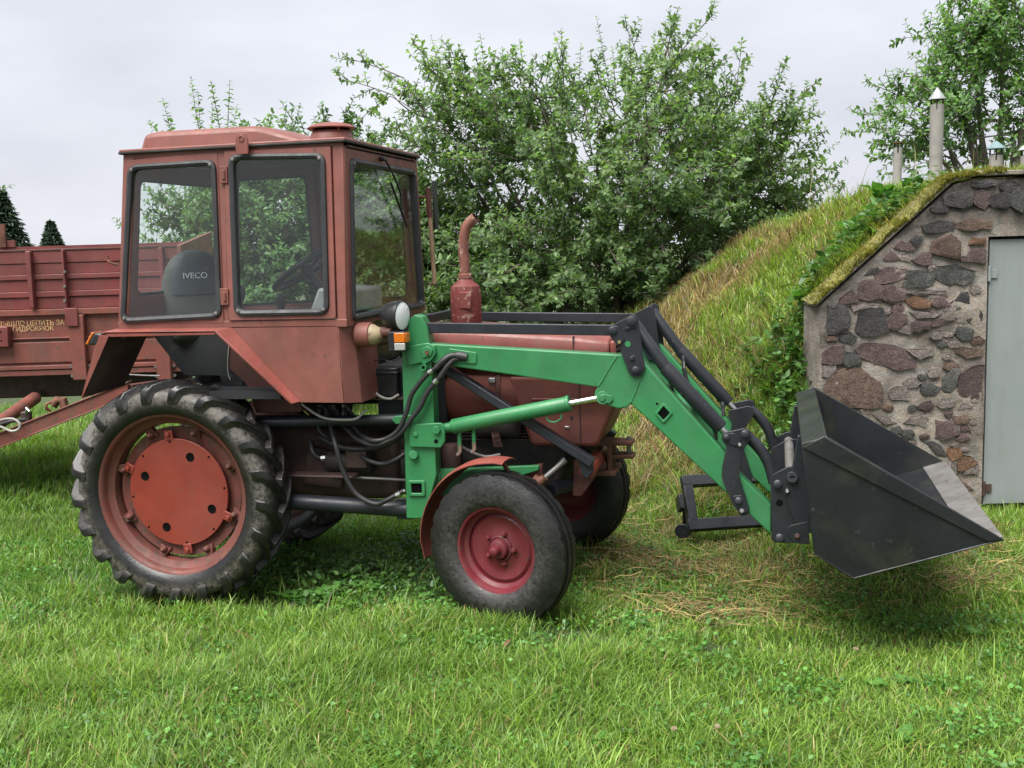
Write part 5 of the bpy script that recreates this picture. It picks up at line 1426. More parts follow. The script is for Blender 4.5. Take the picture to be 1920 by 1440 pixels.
for _ in range(2100):        # small filler stones between the big ones
    if _ < 1500: s_, z_ = random.uniform(2.06, 3.08), random.uniform(.25, 1.78); r_ = random.uniform(.022, .062)
    else: s_, z_ = random.uniform(3.3, 5.3), random.uniform(.1, 2.1); r_ = random.uniform(.05, .11)
    if _ >= 1500 and s_-r_*1.5 < DR+.01 and z_-r_ < DT+.02: continue
    if s_-r_*1.5 < left_s(z_)+.02 or (_ < 1500 and s_+r_*1.5 > DL-.01): continue
    if any(math.hypot(s_-a, (z_-b)*1.2) < c+r_*1.12 for a, b, c in occ): continue
    occ.append((s_, z_, r_))
    STONES.append((random.choice('lllpbg'), lambda a, b: (a, b), [(s_+math.cos(a)*r_*random.uniform(1.0, 1.55), z_+math.sin(a)*r_*random.uniform(.7, 1.0)) for a in (rad(x+random.uniform(-14, 14)) for x in (10, 70, 130, 190, 250, 310))]))
for (mt, fn, poly) in STONES:
    base_ = [fn(*q_) for q_ in poly]
    if any(s_ < left_s(z_)+.008 for s_, z_ in base_) and mt != 'p': base_ = [(max(s_, left_s(z_)+.012), z_) for s_, z_ in base_]
    outl = []
    for i, p in enumerate(base_):
        q_ = base_[(i+1) % len(base_)]
        L_ = math.hypot(q_[0]-p[0], q_[1]-p[1])
        outl.append((p[0]+random.uniform(-1, 1)*.003, p[1]+random.uniform(-1, 1)*.003))
        for f_ in ((.5,) if L_ < .12 else (.33, .67)):
            j_ = min(.009, L_*.09)
            outl.append((p[0]+(q_[0]-p[0])*f_+random.uniform(-j_, j_), p[1]+(q_[1]-p[1])*f_+random.uniform(-j_, j_)))
    c0_ = (sum(p[0] for p in base_)/len(base_), sum(p[1] for p in base_)/len(base_))
    gk = 1.13 if len(poly) > 6 or mt != 'l' else 1.05
    outl = [(min(max(c0_[0]+(p[0]-c0_[0])*gk, left_s(p[1])+.006), DL-.004 if c0_[0] < DL and p[1] < DT+.02 else 9), c0_[1]+(p[1]-c0_[1])*gk) for p in outl]
    k = len(outl)
    cs = sum(p[0] for p in outl)/k; cz0 = sum(p[1] for p in outl)/k
    pr_ = random.uniform(.005, .013) if mt != 'l' else .006
    tl1, tl2 = random.uniform(-.06, .06), random.uniform(-.06, .06)
    vs_ = []
    for f_, dp in ((1.0, .03), (1.0, -.006), (.95, -pr_*.85), (.6, -pr_*1.05)):
        for p in outl:
            ds, dz = (p[0]-cs)*f_, (p[1]-cz0)*f_
            vs_.append(W(cs+ds, WALL_D+dp-.006+(ds*tl1+dz*tl2 if dp < 0 else 0)+random.uniform(-.003, .003), cz0+dz))
    vs_.append(W(cs, WALL_D-pr_*1.1-.006, cz0))
    fs = [(a*k+i, a*k+(i+1) % k, (a+1)*k+(i+1) % k, (a+1)*k+i) for a in range(3) for i in range(k)] + [(3*k+i, 3*k+(i+1) % k, 4*k) for i in range(k)]
    me = MB().add(vs_, fs)
    oc = W(cs, WALL_D, cz0)
    me.v = [tuple(V(p)-oc) for p in me.v]
    o = me.build('stone', MT[mt], None)
    o.parent = cellar; o.matrix_parent_inverse = Matrix.Translation(-V(cellar.location)); o.location = oc
# door
door = MB().prism([W(DL+.022, WALL_D+.03, .02), W(DR-.015, WALL_D+.03, .02), W(DR-.015, WALL_D+.03, DT-.02), W(DL+.022, WALL_D+.03, DT-.02)], VF2*.04).build('door', 'door_grey', cellar, bevel=.004)
MB().prism([W(DL-.0, WALL_D+.12, -.1), W(DR, WALL_D+.12, -.1), W(DR, WALL_D+.12, DT), W(DL, WALL_D+.12, DT)], VF2*.02).build('door_recess', 'lining', cellar)
MB().prism([W(DL+.022, WALL_D+.024, .02), W(DL+.038, WALL_D+.024, .02), W(DL+.038, WALL_D+.024, DT-.02), W(DL+.022, WALL_D+.024, DT-.02)], VF2*.008).build('door_edge', 'door_grey', door)
for (px, py) in ((1863, 513), (1843, 916)):
    s_, d_, z_ = SDZ(PD(px, py, WALL_D+.02))
    h = MB().cyl(W(DL+.018, WALL_D+.012, z_-.05), W(DL+.018, WALL_D+.012, z_+.05), .011, 10)
    h.prism([W(DL+.02, WALL_D+.018, z_-.03), W(DL+.075, WALL_D+.018, z_-.03), W(DL+.075, WALL_D+.018, z_+.03), W(DL+.02, WALL_D+.018, z_+.03)], VF2*.006)
    h.build('hinge', 'door_grey' if py < 600 else 'machine_brown', door, bevel=.002)

# ------------------------------------------------------------------ vent pipes on the mound
def vent(px, pytop, r, d, cap, label, lean=0):
    p = PD(px, pytop, d); s, _, zt = SDZ(p)
    z0 = float(ground_z(s, d))
    o = thing('vent_pipe', W(s, d, z0), label, 'pipe', 'vent pipes on the cellar mound')
    base, top = W(s+lean, d, z0-.15), W(s, d, zt)
    k = 5; pts = [base+(top-base)*i/k for i in range(k+1)]
    MB().tube(pts, [r*random.uniform(.98, 1.03) for _ in pts], 20).build('pipe', 'asbestos', o)
    MB().lathe([(.0001, .001), (r*.8, .001), (r*.8, -.0)], top, (0, 0, 1), 16).build('pipe_bore', 'void', o)
    if cap == 'flat':
        MB().lathe([(.0001, .045), (r*1.25, .04), (r*1.25, .034), (.0001, .034)], top, (0, 0, 1), 20).build('cap', 'rust', o)
        hh = .036
    else:
        rr, h0, h1, mt = cap
        MB().lathe([(.004, h1), (rr, h0), (rr, h0-.006), (.004, h1-.01)], top, (0, 0, 1), 24, closed=True).build('cap', mt, o)
        hh = h0+.01
    for i in range(3):
        a = 2*math.pi*i/3+.4
        q_ = top+V((math.cos(a), math.sin(a), 0))*r*.97
        MB().beam(q_+V((0, 0, -.04)), q_+V((0, 0, hh)), .006, .012, up=(1, .3, 0)).build('cap_strut', 'machine_dark', o)
vent(1684, 277, .033, 8.6, 'flat', 'thin leaning cement vent pipe with a small flat cap on the mound', -.01)
vent(1757, 196, .053, 8.9, (.068, .045, .135, 'zinc'), 'tallest grey cement vent pipe with a pale conical cap on the mound')
vent(1867.5, 291, .052, 8.9, (.078, .055, .115, 'teal_cap'), 'short square looking cement vent pipe with a teal conical cap')
vent(1926, 292, .052, 9.2, (.075, .05, .11, 'zinc'), 'short vent pipe standing beyond the teal capped one on the mound')

# ------------------------------------------------------------------ trees
def unit(a): return a/np.maximum(np.linalg.norm(a, axis=-1, keepdims=True), 1e-9)
def leaves_mesh(name, pos, dirn, up, size, mat, width=.56):
    """pos,dirn,up (n,3); size (n,)"""
    n = len(pos)
    x = unit(dirn); y = unit(np.cross(up, x)); z = np.cross(x, y)
    L_ = size[:, None]
    w_ = width*rng.uniform(.85, 1.15, (n, 1))
    fold = rng.uniform(.05, .28, (n, 1)); curl = rng.uniform(-.05, .35, (n, 1))
    def pt(a, b, c): return pos+x*L_*a+y*L_*b+z*L_*c
    v = np.stack([pt(0, 0, 0), pt(.30, w_*.48, fold*.3-curl*.05), pt(.68, w_*.40, fold*.25-curl*.3), pt(1.0, 0, -curl*.75),
                  pt(.68, -w_*.40, fold*.25-curl*.3), pt(.30, -w_*.48, fold*.3-curl*.05)], 1).reshape(-1, 3)
    b = (np.arange(n)*6)[:, None]
    quads = np.concatenate([b+np.array([[0, 1, 2, 3]]), b+np.array([[0, 3, 4, 5]])], 0)
    return big_mesh(name, v, quads, None, mat)
def tubes_mesh(name, paths, radii, mat, seg=4):
    """paths (n,k,3), radii (n,k)"""
    n, k, _ = paths.shape
    t = unit(np.gradient(paths, axis=1))
    q_ = np.where(np.abs(t[..., 2:3]) < .9, np.array([0, 0, 1.]), np.array([1., 0, 0]))
    x = unit(np.cross(t, q_)); y = np.cross(t, x)
    an = np.arange(seg)*2*np.pi/seg
    v = paths[:, :, None]+radii[:, :, None, None]*(x[:, :, None]*np.cos(an)[:, None]+y[:, :, None]*np.sin(an)[:, None])
    idx = np.arange(n*k*seg).reshape(n, k, seg)
    a = idx[:, :-1]; b = np.roll(a, -1, 2); c = idx[:, 1:]; d = np.roll(c, -1, 2)
    quads = np.stack([a, b, d, c], -1).reshape(-1, 4)
    return big_mesh(name, v.reshape(-1, 3), quads, None, mat, smooth=True)

def make_tree(name, label, d0, base_px, blobs, shoots, ntwig, leafmat, leaf=(.045, .075), spacing=.026, depth=1.3, trunk_r=.08, ylean=.22, group=None, min_z=None):
    s0 = SDZ(PD(base_px, 600, d0))[0]
    zb = float(ground_z(s0, d0))
    base = np.array(W(s0, d0, zb))
    root = thing(name, V(base), label, 'tree', group)
    # blob centres in world
    bl = []
    for (px, py, rx, ry, *_) in blobs:
        c = np.array(PD(px, py, d0+random.uniform(-.3, .3)))
        bl.append((c, rx/FPX*d0, ry/FPX*d0))
    vol = np.array([b[1]*b[2]*(q_[4] if len(q_) > 4 else 1) for b, q_ in zip(bl, blobs)]); vol /= vol.sum()
    per = 8; nb = ntwig//per
    pick = rng.choice(len(bl), nb, p=vol)
    dirs = unit(rng.normal(size=(nb, 3))); r = rng.random(nb)**(1/2.2)
    C0 = np.array([b[0] for b in bl])[pick]; RX = np.array([b[1] for b in bl])[pick]; RY = np.array([b[2] for b in bl])[pick]
    loc = dirs*(r*.86)[:, None]
    dep = np.minimum(depth, RX*1.1)
    B0 = C0+loc[:, :1]*RX[:, None]*R2+loc[:, 1:2]*dep[:, None]*F2+loc[:, 2:3]*RY[:, None]*np.array([0, 0, 1.])
    B0[:, 2] = np.maximum(B0[:, 2], zb+.15)
    outw = unit(loc[:, :1]*R2+loc[:, 1:2]*F2+loc[:, 2:3]*np.array([0, 0, 1.]))
    cc = C0.mean(0)
    fromc = unit(B0-(base*.35+cc*.65))
    bd = unit(outw*.5+fromc*.6+np.array([0, 0, ylean])+rng.normal(size=(nb, 3))*.38)
    bL = rng.uniform(.30, .75, nb)
    bi = np.repeat(np.arange(nb), per); bt = np.tile((np.arange(per)+.6)/per, nb)
    perp = unit(np.cross(bd[bi], rng.normal(size=(nb*per, 3))))
    P0 = B0[bi]+bd[bi]*(bL[bi]*bt)[:, None]
    P0[:, 2] -= .10*bL[bi]*bt*bt
    dr_ = unit(bd[bi]*.65+perp*(.95-.6*bt)[:, None]+np.array([0, 0, ylean*.6])+rng.normal(size=(nb*per, 3))*.15)
    Lg = rng.uniform(.12, .30, nb*per)*(1.15-.35*bt)
    ntwig = nb*per
    # long shoots
    sp0, sdir, sl = [], [], []
    for (px, py, ln, dx) in shoots:
        tip = np.array(PD(px, py, d0+random.uniform(-.6, .5)))
        dv = unit(np.array(R2)*dx+np.array([0, 0, 1.])*(1-abs(dx)*.5)+rng.normal(size=3)*.06)
        sp0.append(tip-dv*ln); sdir.append(dv); sl.append(ln)
    if sp0:
        P0 = np.concatenate([P0, sp0]); dr_ = np.concatenate([dr_, sdir]); Lg = np.concatenate([Lg, sl])
    nt_ = len(P0)
    k = 5; tt = np.linspace(0, 1, k)
    side = unit(rng.normal(size=(nt_, 3)))
    bend = rng.uniform(-.12, .12, nt_)
    if sp0: bend[-len(sp0):] *= .4
    def curve(i, t):
        return P0[i]+dr_[i]*(Lg[i]*t)[:, None]+side[i]*(Lg[i]*bend[i]*t*t*2)[:, None]
    paths = np.stack([curve(np.arange(nt_), np.full(nt_, t)) for t in tt], 1)
    rad_ = np.linspace(.006, .0018, k)[None]*rng.uniform(.8, 1.4, (nt_, 1))
    obj_from(tubes_mesh('twigs', paths, rad_, 'twig', 3), 'twigs', root)['kind'] = 'stuff'
    # limbs: trunk to blob centres and to twig bases
    limbs, lr = [], []
    for (c, rx, ry) in bl:
        m1 = base*.55+c*.45+rng.normal(size=3)*.18; m1[2] = zb+(c[2]-zb)*.45
        top = c+np.array([0, 0, ry*.25])
        ts = np.linspace(0, 1, 9)[:, None]
        limbs.append((1-ts)**2*(base+rng.normal(size=3)*np.array([.12, .12, 0]))+2*ts*(1-ts)*m1+ts**2*top); lr.append(np.linspace(trunk_r, .008, 9))
    limbs = np.array(limbs); lr = np.array(lr)
    nodes = limbs[:, 2:].reshape(-1, 3)
    src = B0
    dd = ((src[:, None]-nodes[None])**2).sum(-1)+4*np.maximum(0, nodes[None, :, 2]-src[:, None, 2]+.1)**2
    nn = nodes[dd.argmin(1)]
    ts = np.linspace(0, 1, 5)[None, :, None]
    mid = nn*.5+src*.5+np.array([0, 0, -.06])+rng.normal(size=src.shape)*.05
    br = (1-ts)**2*nn[:, None]+2*ts*(1-ts)*mid[:, None]+ts**2*src[:, None]
    brr = np.linspace(.009, .0035, 5)[None]*rng.uniform(.7, 1.3, (len(src), 1))
    obj_from(tubes_mesh('trunk', limbs, lr, 'bark', 8), 'trunk', root)
    bo = B0[:, None]+bd[:, None]*(bL[:, None]*np.linspace(0, 1, 5)[None])[..., None]
    bo[:, :, 2] -= .10*bL[:, None]*np.linspace(0, 1, 5)[None]**2
    br = np.concatenate([br, bo]); brr = np.concatenate([brr, np.linspace(.006, .0025, 5)[None]*rng.uniform(.8, 1.2, (len(bo), 1))])
    obj_from(tubes_mesh('branches', br, brr, 'bark', 4), 'branches', root)['kind'] = 'stuff'
    # leaves
    cnt = np.maximum(4, (Lg/spacing).astype(int))
    idx = np.repeat(np.arange(nt_), cnt)
    kk = np.concatenate([np.arange(c) for c in cnt])
    t = (kk+rng.uniform(.2, .9, len(kk)))/cnt[idx]
    t = .08+.92*t
    pos = curve(idx, np.minimum(t, 1.0))
    tw = dr_[idx]
    ang = kk*2.4+rng.uniform(0, 6.28, nt_)[idx]
    q_ = unit(np.cross(tw, np.array([0, 0, 1.])+side[idx]*.1)); q2_ = np.cross(tw, q_)
    radial = q_*np.cos(ang)[:, None]+q2_*np.sin(ang)[:, None]
    ld = unit(radial*.85+tw*rng.uniform(.15, .9, (len(idx), 1))+np.array([0, 0, -.22])+rng.normal(size=(len(idx), 3))*.22)
    up = unit(tw*.7+np.array([0, 0, .9])+rng.normal(size=(len(idx), 3))*.35)
    sz = rng.uniform(leaf[0], leaf[1], len(idx))*np.where(t > .93, .6, 1)*np.where(t > .8, .85, 1)
    obj_from(leaves_mesh('crown', pos, ld, up, sz, leafmat), 'crown', root)
    return root

make_tree('plum_tree', 'broad bushy plum tree with upright shoots behind the tractor hood', 12.2, 1120,
          [(1120, 360, 260, 190), (900, 330, 150, 150), (860, 220, 90, 85, .55), (1010, 210, 130, 100, .55), (1210, 190, 110, 95, .55), (1250, 110, 60, 60, .5), (1340, 300, 140, 130, .75), (1000, 500, 220, 90),
           (1260, 460, 200, 95), (820, 470, 90, 130), (1440, 330, 80, 80, .6), (760, 160, 45, 35, .5), (1450, 240, 55, 40, .5), (1400, 420, 110, 60), (1120, 520, 150, 70), (1460, 400, 70, 45), (1090, 560, 240, 55), (1280, 530, 140, 60), (900, 560, 110, 60)],
          [(1255, 15, 1.0, .05), (1120, 33, 1.0, -.1), (905, 56, .85, -.03), (985, 73, .8, .02), (803, 72, .8, -.25), (690, 197, .55, -.8), (745, 205, .5, -.4), (712, 130, .5, -.8),
           (1335, 62, .9, .75), (1392, 128, .6, .3), (1510, 182, .9, .75), (1445, 160, .7, .55), (1535, 210, .7, .8), (1572, 265, .8, .7), (1545, 300, .6, .8), (1035, 88, .6, .2), (1085, 85, .7, .05),
           (870, 95, .6, .1), (960, 100, .5, .1), (1180, 60, .7, 0), (1230, 60, .7, .1), (1360, 180, .6, .4), (1430, 200, .6, .5), (765, 230, .5, -.7), (700, 250, .4, -.6), (830, 120, .6, -.1),
           (1150, 90, .6, -.1), (1300, 120, .6, .4), (940, 85, .5, 0), (1540, 330, .5, .8), (1500, 240, .5, .6)],
          6100, 'leaf_plum', leaf=(.05, .086), spacing=.0185, depth=1.6, trunk_r=.045)
make_tree('orchard_tree', 'leafy orchard tree seen through the cab windows behind the tractor', 12.6, 590,
          [(425, 420, 75, 85), (570, 430, 160, 150), (720, 450, 130, 150), (620, 330, 110, 45), (520, 530, 170, 70)],
          [(305, 185, .5, -.2), (352, 148, .7, -.1), (395, 142, .8, 0), (432, 150, .8, .1), (375, 165, .7, .05), (445, 195, .5, .15), (275, 225, .4, -.5), (320, 215, .5, -.1), (400, 190, .7, .05), (203, 408, .9, -.9), (245, 338, .9, -.9), (262, 352, .7, -.85), (255, 425, .8, -.95), (300, 440, .6, -.9), (330, 330, .5, -.5), (215, 420, .6, -.9), (690, 255, .4, .1)],
          4200, 'leaf_tree', leaf=(.05, .085), spacing=.019, depth=1.3)
make_tree('hazel_tree', 'green tree with drooping leafy boughs behind the cellar mound', 13.0, 1890,
          [(1880, 130, 130, 110), (1830, 90, 80, 60), (1760, 215, 70, 40), (1900, 250, 130, 60), (1960, 60, 110, 110), (1800, 170, 80, 60), (1720, 250, 50, 40), (1830, 270, 90, 35), (1960, 200, 110, 110), (1780, 285, 90, 25)],
          [(1842, 5, .6, -.4), (1745, 55, .6, -.6), (1700, 95, .5, -.8), (1665, 210, .6, -.9), (1660, 290, .5, -.9), (1735, 65, .6, -.5), (1790, 60, .5, -.3), (1690, 190, .5, -.8), (1870, -10, .6, -.2), (1735, 160, .5, -.2)],
          1700, 'leaf_right', leaf=(.05, .095), spacing=.022, depth=1.2)
make_tree('background_shrub', 'dark low shrub on the skyline between the plum tree and the mound', 17.0, 1470,
          [(1480, 455, 90, 40), (1400, 470, 90, 40), (1540, 440, 40, 30)], [], 640, 'leaf_tree', leaf=(.06, .1), spacing=.03, depth=1.0, trunk_r=.05)
make_tree('elder_bush', 'leafy branch end hanging in from outside the yard beside the far spruces', 12.0, -90,
          [(-60, 335, 20, 10)], [(22, 341, .5, .95)], 16, 'leaf_tree', leaf=(.05, .08), spacing=.03, depth=.4, trunk_r=.05)

def spruce(px, pytop, pybase, wpx, d, label):
    top = PD(px, pytop, d); s, _, zt = SDZ(top); z0 = 0.0
    root = thing('spruce_tree', W(s, d, z0), label, 'tree', 'spruces behind the trailer')
    H = zt-z0; Rm = wpx/FPX*d*H/(zt-SDZ(PD(px, pybase, d))[2])
    MB().tube([W(s, d, z0), W(s, d, zt)], [.14, .015], 8).build('trunk', 'bark', root)
    n = 9000
    h = rng.random(n)**.75; lev = np.floor(h*26)/26+rng.normal(size=n)*.006
    az = np.floor(rng.random(n)*9)/9*6.283+lev*40+rng.normal(size=n)*.10
    rr = np.sqrt(rng.random(n)); R_ = Rm*(1-lev)*rng.uniform(.8, 1.1, n)
    x = rr*R_; z = z0+H*lev-x*.22+.10*x*x
    c = np.array(W(s, d, 0))
    pos = np.stack([c[0]+x*np.cos(az), c[1]+x*np.sin(az), z], -1)
    dr_ = np.stack([np.cos(az+rng.normal(size=n)*.7), np.sin(az+rng.normal(size=n)*.7), -.35+rng.normal(size=n)*.3], -1)
    obj_from(leaves_mesh('crown', pos, dr_, unit(np.array([[0, 0, 1.]])+rng.normal(size=(n, 3))*.5), rng.uniform(.16, .36, n)*(.6+.6*(1-lev)), 'needle', width=.3), 'crown', root)
spruce(0, 350, 462, 48, 38, 'tall dark spruce at the edge of the yard beyond the trailer')
spruce(94, 410, 466, 22, 52, 'small far spruce showing over the trailer side board')

# ------------------------------------------------------------------ grass
def to_xy(s, d): return CAM[0]+R2[0]*s+F2[0]*d, CAM[1]+R2[1]*s+F2[1]*d
def sample(d0, d1, dens, margin=.9, smax=None):
    out = []
    for a in np.arange(d0, d1, .25):
        hw = .49*(a+.25)+margin
        n = int(2*hw*.25*dens)
        out.append(np.stack([rng.uniform(-hw, hw, n), rng.uniform(a, min(a+.25, d1), n)], -1))
    return np.concatenate(out)
def keep_mask(s, d):
    x, y = to_xy(s, d)
    m = ~((s > 2.0) & (d > 6.98) & (d < 7.32))
    m &= ~((s > 5.3) & (d > 6.9))
    for (wx, wy, hx, hy) in ((0, -.53, .17, .12), (0, .53, .17, .12), (1.755, -.555, .13, .09), (1.755, .555, .13, .09)):
        m &= ~((np.abs(x-wx) < hx) & (np.abs(y-wy) < hy))
    return m
def under(s, d):
    x, y = to_xy(s, d)
    return sstep(-.5, -.1, x)*(1-sstep(1.5, 2.1, x))*(1-sstep(.45, .8, np.abs(y+.02)))
bare = [tuple(SDZ(PZ(px, py, 0))[:2])+(r,) for px, py, r in ((1040, 1207, .22), (140, 1085, .16), (700, 1085, .28), (560, 1065, .25), (20, 1052, .12), (1330, 1215, .08), (1120, 1200, .1))]
def bare_f(s, d):
    f = np.zeros_like(s)
    for (a, b, r) in bare:
        f = np.maximum(f, 1-sstep(r*.4, r, np.hypot(s-a, (d-b)*.8)+(N3(s*7, d*7)-.5)*.15))
    return f
def dry_f(s, d):
    h = hill(s, d)
    right = sstep(-.1, .7, s)*sstep(5.15, 6.0, d)*(1-sstep(.15, .6, h))
    n = N1(s*2.1+20, d*2.1+4)*.5+N2(s*5.1, d*5.1)*.5
    mound = sstep(.1, .5, h)*(1-.75*sstep(1.75, 2.1, h))
    f = right*sstep(.40, .70, n)*.6+mound*sstep(.22, .62, n)*.9
    f += .06
    nearwall = (1-sstep(.15, .6, np.abs(s-1.85)))*sstep(6.2, 6.8, d)*(1-sstep(8.5, 9.5, d))
    return np.clip(f*(1-.8*nearwall), 0, 1)
def blades(pts, lmin, lmax, wmin, wmax, lean_amt, name, tintf, zoff=0.0, hscale=None, par=None, fine=True):
    s, d = pts[:, 0], pts[:, 1]
    x, y = to_xy(s, d); z = ground_z(s, d)+zoff
    n = len(s)
    base = np.stack([x, y, z], -1)
    l = rng.uniform(lmin, lmax, n)*(1 if hscale is None else hscale)
    w_ = rng.uniform(wmin, wmax, n)
    ang = (N1(s*1.7+11, d*1.7)+N2(s*.6, d*.6+8))*6.5+rng.normal(size=n)*1.9
    lean = np.stack([np.cos(ang), np.sin(ang), np.zeros(n)], -1)
    k = np.clip(rng.normal(lean_amt, .28, n), .05, 1.15)
    fa = ang+np.pi/2+rng.normal(size=n)*.5
    sd = np.stack([np.cos(fa), np.sin(fa), np.zeros(n)], -1)
    def p(t): return base+np.array([0, 0, 1.])*(l*(t-.42*k*t*t))[:, None]+lean*(l*k*t*t*.8+l*.12*t)[:, None]
    h = (w_/2)[:, None]
    if not fine:
        p0, p1, p3 = p(0.), p(.55), p(1.)
        v = np.stack([p0-sd*h*.8, p0+sd*h*.8, p1-sd*h, p1+sd*h, p3], 1).reshape(-1, 3)
        b = (np.arange(n)*5)[:, None]
        return obj_from(big_mesh(name, v, b+np.array([[0, 1, 3, 2]]), b+np.array([[2, 3, 4]]), 'grass', tint=np.repeat(tintf(s, d, n), 5, 0)), name, par)
    p0, p1, p2, p3 = p(0.), p(.4), p(.75), p(1.)
    v = np.stack([p0-sd*h*.8, p0+sd*h*.8, p1-sd*h, p1+sd*h, p2-sd*h*.7, p2+sd*h*.7, p3], 1).reshape(-1, 3)
    b = (np.arange(n)*7)[:, None]
    quads = np.concatenate([b+np.array([[0, 1, 3, 2]]), b+np.array([[2, 3, 5, 4]])], 0)
    tris = b+np.array([[4, 5, 6]])
    tint = np.repeat(tintf(s, d, n), 7, 0)
    return obj_from(big_mesh(name, v, quads, tris, 'grass', tint=tint), name, par)
G_A = np.array([.175, .31, .045]); G_B = np.array([.078, .19, .04]); G_Y = np.array([.215, .33, .055]); G_D = np.array([.30, .225, .105]); G_BR = np.array([.16, .095, .048])
def tint_lawn(s, d, n):
    a = np.clip(N1(s*.9, d*.9)*.7+N2(s*4, d*4)*.5-.1+rng.normal(size=n)*.16, 0, 1)[:, None]
    c = G_B*(1-a)+G_A*a
    yv = np.clip(N3(s*.8+5, d*.8)*1.5-.45+rng.normal(size=n)*.2, 0, .55)[:, None]
    yv = np.maximum(yv, (sstep(5.0, 6.5, d)*sstep(-.2, .8, s)*.75)[:, None])
    c = c*(1-yv)+G_Y*yv
    hd = sstep(.4, 1.6, hill(s, d))[:, None]
    c = c*(1-.65*hd)+G_Y*np.array([1.08, .95, .95])*.65*hd
    dr_ = (rng.random(n) < dry_f(s, d))[:, None]
    dc = np.where(rng.random((n, 1)) < .16, G_BR, G_D*1.1)
    c = np.where(dr_, dc*rng.uniform(.7, 1.15, (n, 1)), c)
    return c
pts = np.concatenate([sample(2.7, 4.6, 9800, 1.9), sample(4.6, 7.4, 6600, 1.9), sample(7.4, 10.5, 2400, 1.9), sample(10.5, 13.5, 800, 1.6)])
m = keep_mask(pts[:, 0], pts[:, 1]); pts = pts[m]
u_ = under(pts[:, 0], pts[:, 1]); b_ = bare_f(pts[:, 0], pts[:, 1])
pts = pts[(rng.random(len(pts)) > .45*u_) & (rng.random(len(pts)) > .9*b_)]
s_, d_ = pts[:, 0], pts[:, 1]
hs = .5+1.0*N1(s_*1.1+2, d_*1.1+30)*(.4+1.2*N2(s_*3.7+3, d_*3.7))
hs = hs*(1-.45*under(s_, d_))*(1+.1*sstep(.25, .9, hill(s_, d_)))
hs = hs*np.where(d_ > 8.5, 1.25, 1)
tot = 0
near = d_ < 4.6; mid_ = (d_ >= 4.6) & (d_ < 7.4); far_ = d_ >= 7.4
o = blades(pts[near], .055, .13, .0026, .0058, .70, 'grass', tint_lawn, hscale=hs[near]); tag(o, 'short bright green lawn grass in front of the tractor', 'grass', None, 'stuff')
o = blades(pts[mid_], .055, .125, .0032, .0068, .66, 'yard_grass', tint_lawn, hscale=hs[mid_], fine=False); tag(o, 'lawn grass around the tractor wheels and bucket', 'grass', None, 'stuff')
o = blades(pts[far_], .06, .12, .006, .011, .55, 'mound_grass', tint_lawn, hscale=hs[far_], fine=False); tag(o, 'yellowing grass growing over the cellar mound', 'grass', None, 'stuff')
# longer tufts
def tufts(cent, per, spread, l0, l1, name, label, tf, w0=.004, w1=.007, lean=.6):
    idx = np.repeat(np.arange(len(cent)), per)
    p = cent[idx]+rng.normal(size=(len(idx), 2))*spread
    p = p[keep_mask(p[:, 0], p[:, 1])]
    o = blades(p, l0, l1, w0, w1, lean, name, tf); tag(o, label, 'grass', None, 'stuff')
c_ = sample(3.0, 7.0, 5.0); c_ = c_[keep_mask(c_[:, 0], c_[:, 1])]
tufts(c_, 26, .05, .10, .20, 'long_grass', 'longer grass tufts standing up in the lawn', tint_lawn)
c_ = sample(7.0, 11.5, 9.0, 1.0); h_ = hill(c_[:, 0], c_[:, 1]); c_ = c_[(h_ > .3) & keep_mask(c_[:, 0], c_[:, 1])]
tufts(c_, 40, .09, .08, .17, 'mound_tufts', 'rough long grass tufts on the cellar mound', tint_lawn, .005, .008, .75)
c_ = np.stack([rng.uniform(2.1, 4.6, 90), rng.uniform(7.35, 9.3, 90)], -1)
tufts(c_, 30, .10, .07, .14, 'ridge_grass', 'fine upright grass along the top of the mound', tint_lawn, .004, .007, .35)
c_ = np.stack([rng.uniform(.75, 1.95, 46), rng.uniform(6.75, 8.3, 46)], -1)
tufts(c_, 46, .06, .16, .32, 'bank_tufts', 'shaggy drooping half dry grass on the bank beside the stone wall', lambda s, d, n: np.where(rng.random((n, 1)) < .45, G_D, np.where(rng.random((n, 1)) < .35, G_BR, G_Y))*rng.uniform(.6, 1.05, (n, 1)), .004, .007, 1.0)
c_ = np.stack([rng.uniform(2.05, 3.1, 110), rng.uniform(7.33, 7.5, 110)], -1)
tufts(c_, 30, .05, .10, .22, 'coping_grass', 'grass spilling over the mossy edge of the wall', tint_lawn, .004, .007, .9)
xy_ = np.concatenate([np.stack([rng.uniform(-.42, .36, 26), rng.uniform(-.82, -.68, 26)], -1), np.stack([rng.uniform(1.5, 2.0, 14), rng.uniform(-.80, -.68, 14)], -1)])-CAM[:2]
c_ = np.stack([xy_@R2[:2], xy_@F2[:2]], -1)
tufts(c_, 30, .05, .08, .15, 'wheel_grass', 'grass standing against the tyres of the tractor', tint_lawn, .003, .006, .6)
# seed stalks on the skyline
c_ = np.concatenate([np.stack([rng.uniform(2.0, 2.9, 26), rng.uniform(8.6, 9.6, 26)], -1), np.stack([rng.uniform(3.2, 4.4, 12), rng.uniform(8.8, 9.6, 12)], -1)])
o = blades(c_, .30, .62, .004, .006, .35, 'seed_stalks', lambda s, d, n: np.tile(np.array([.24, .22, .09]), (n, 1))); tag(o, 'thin dry seed stalks on the mound skyline', 'grass', None, 'stuff')
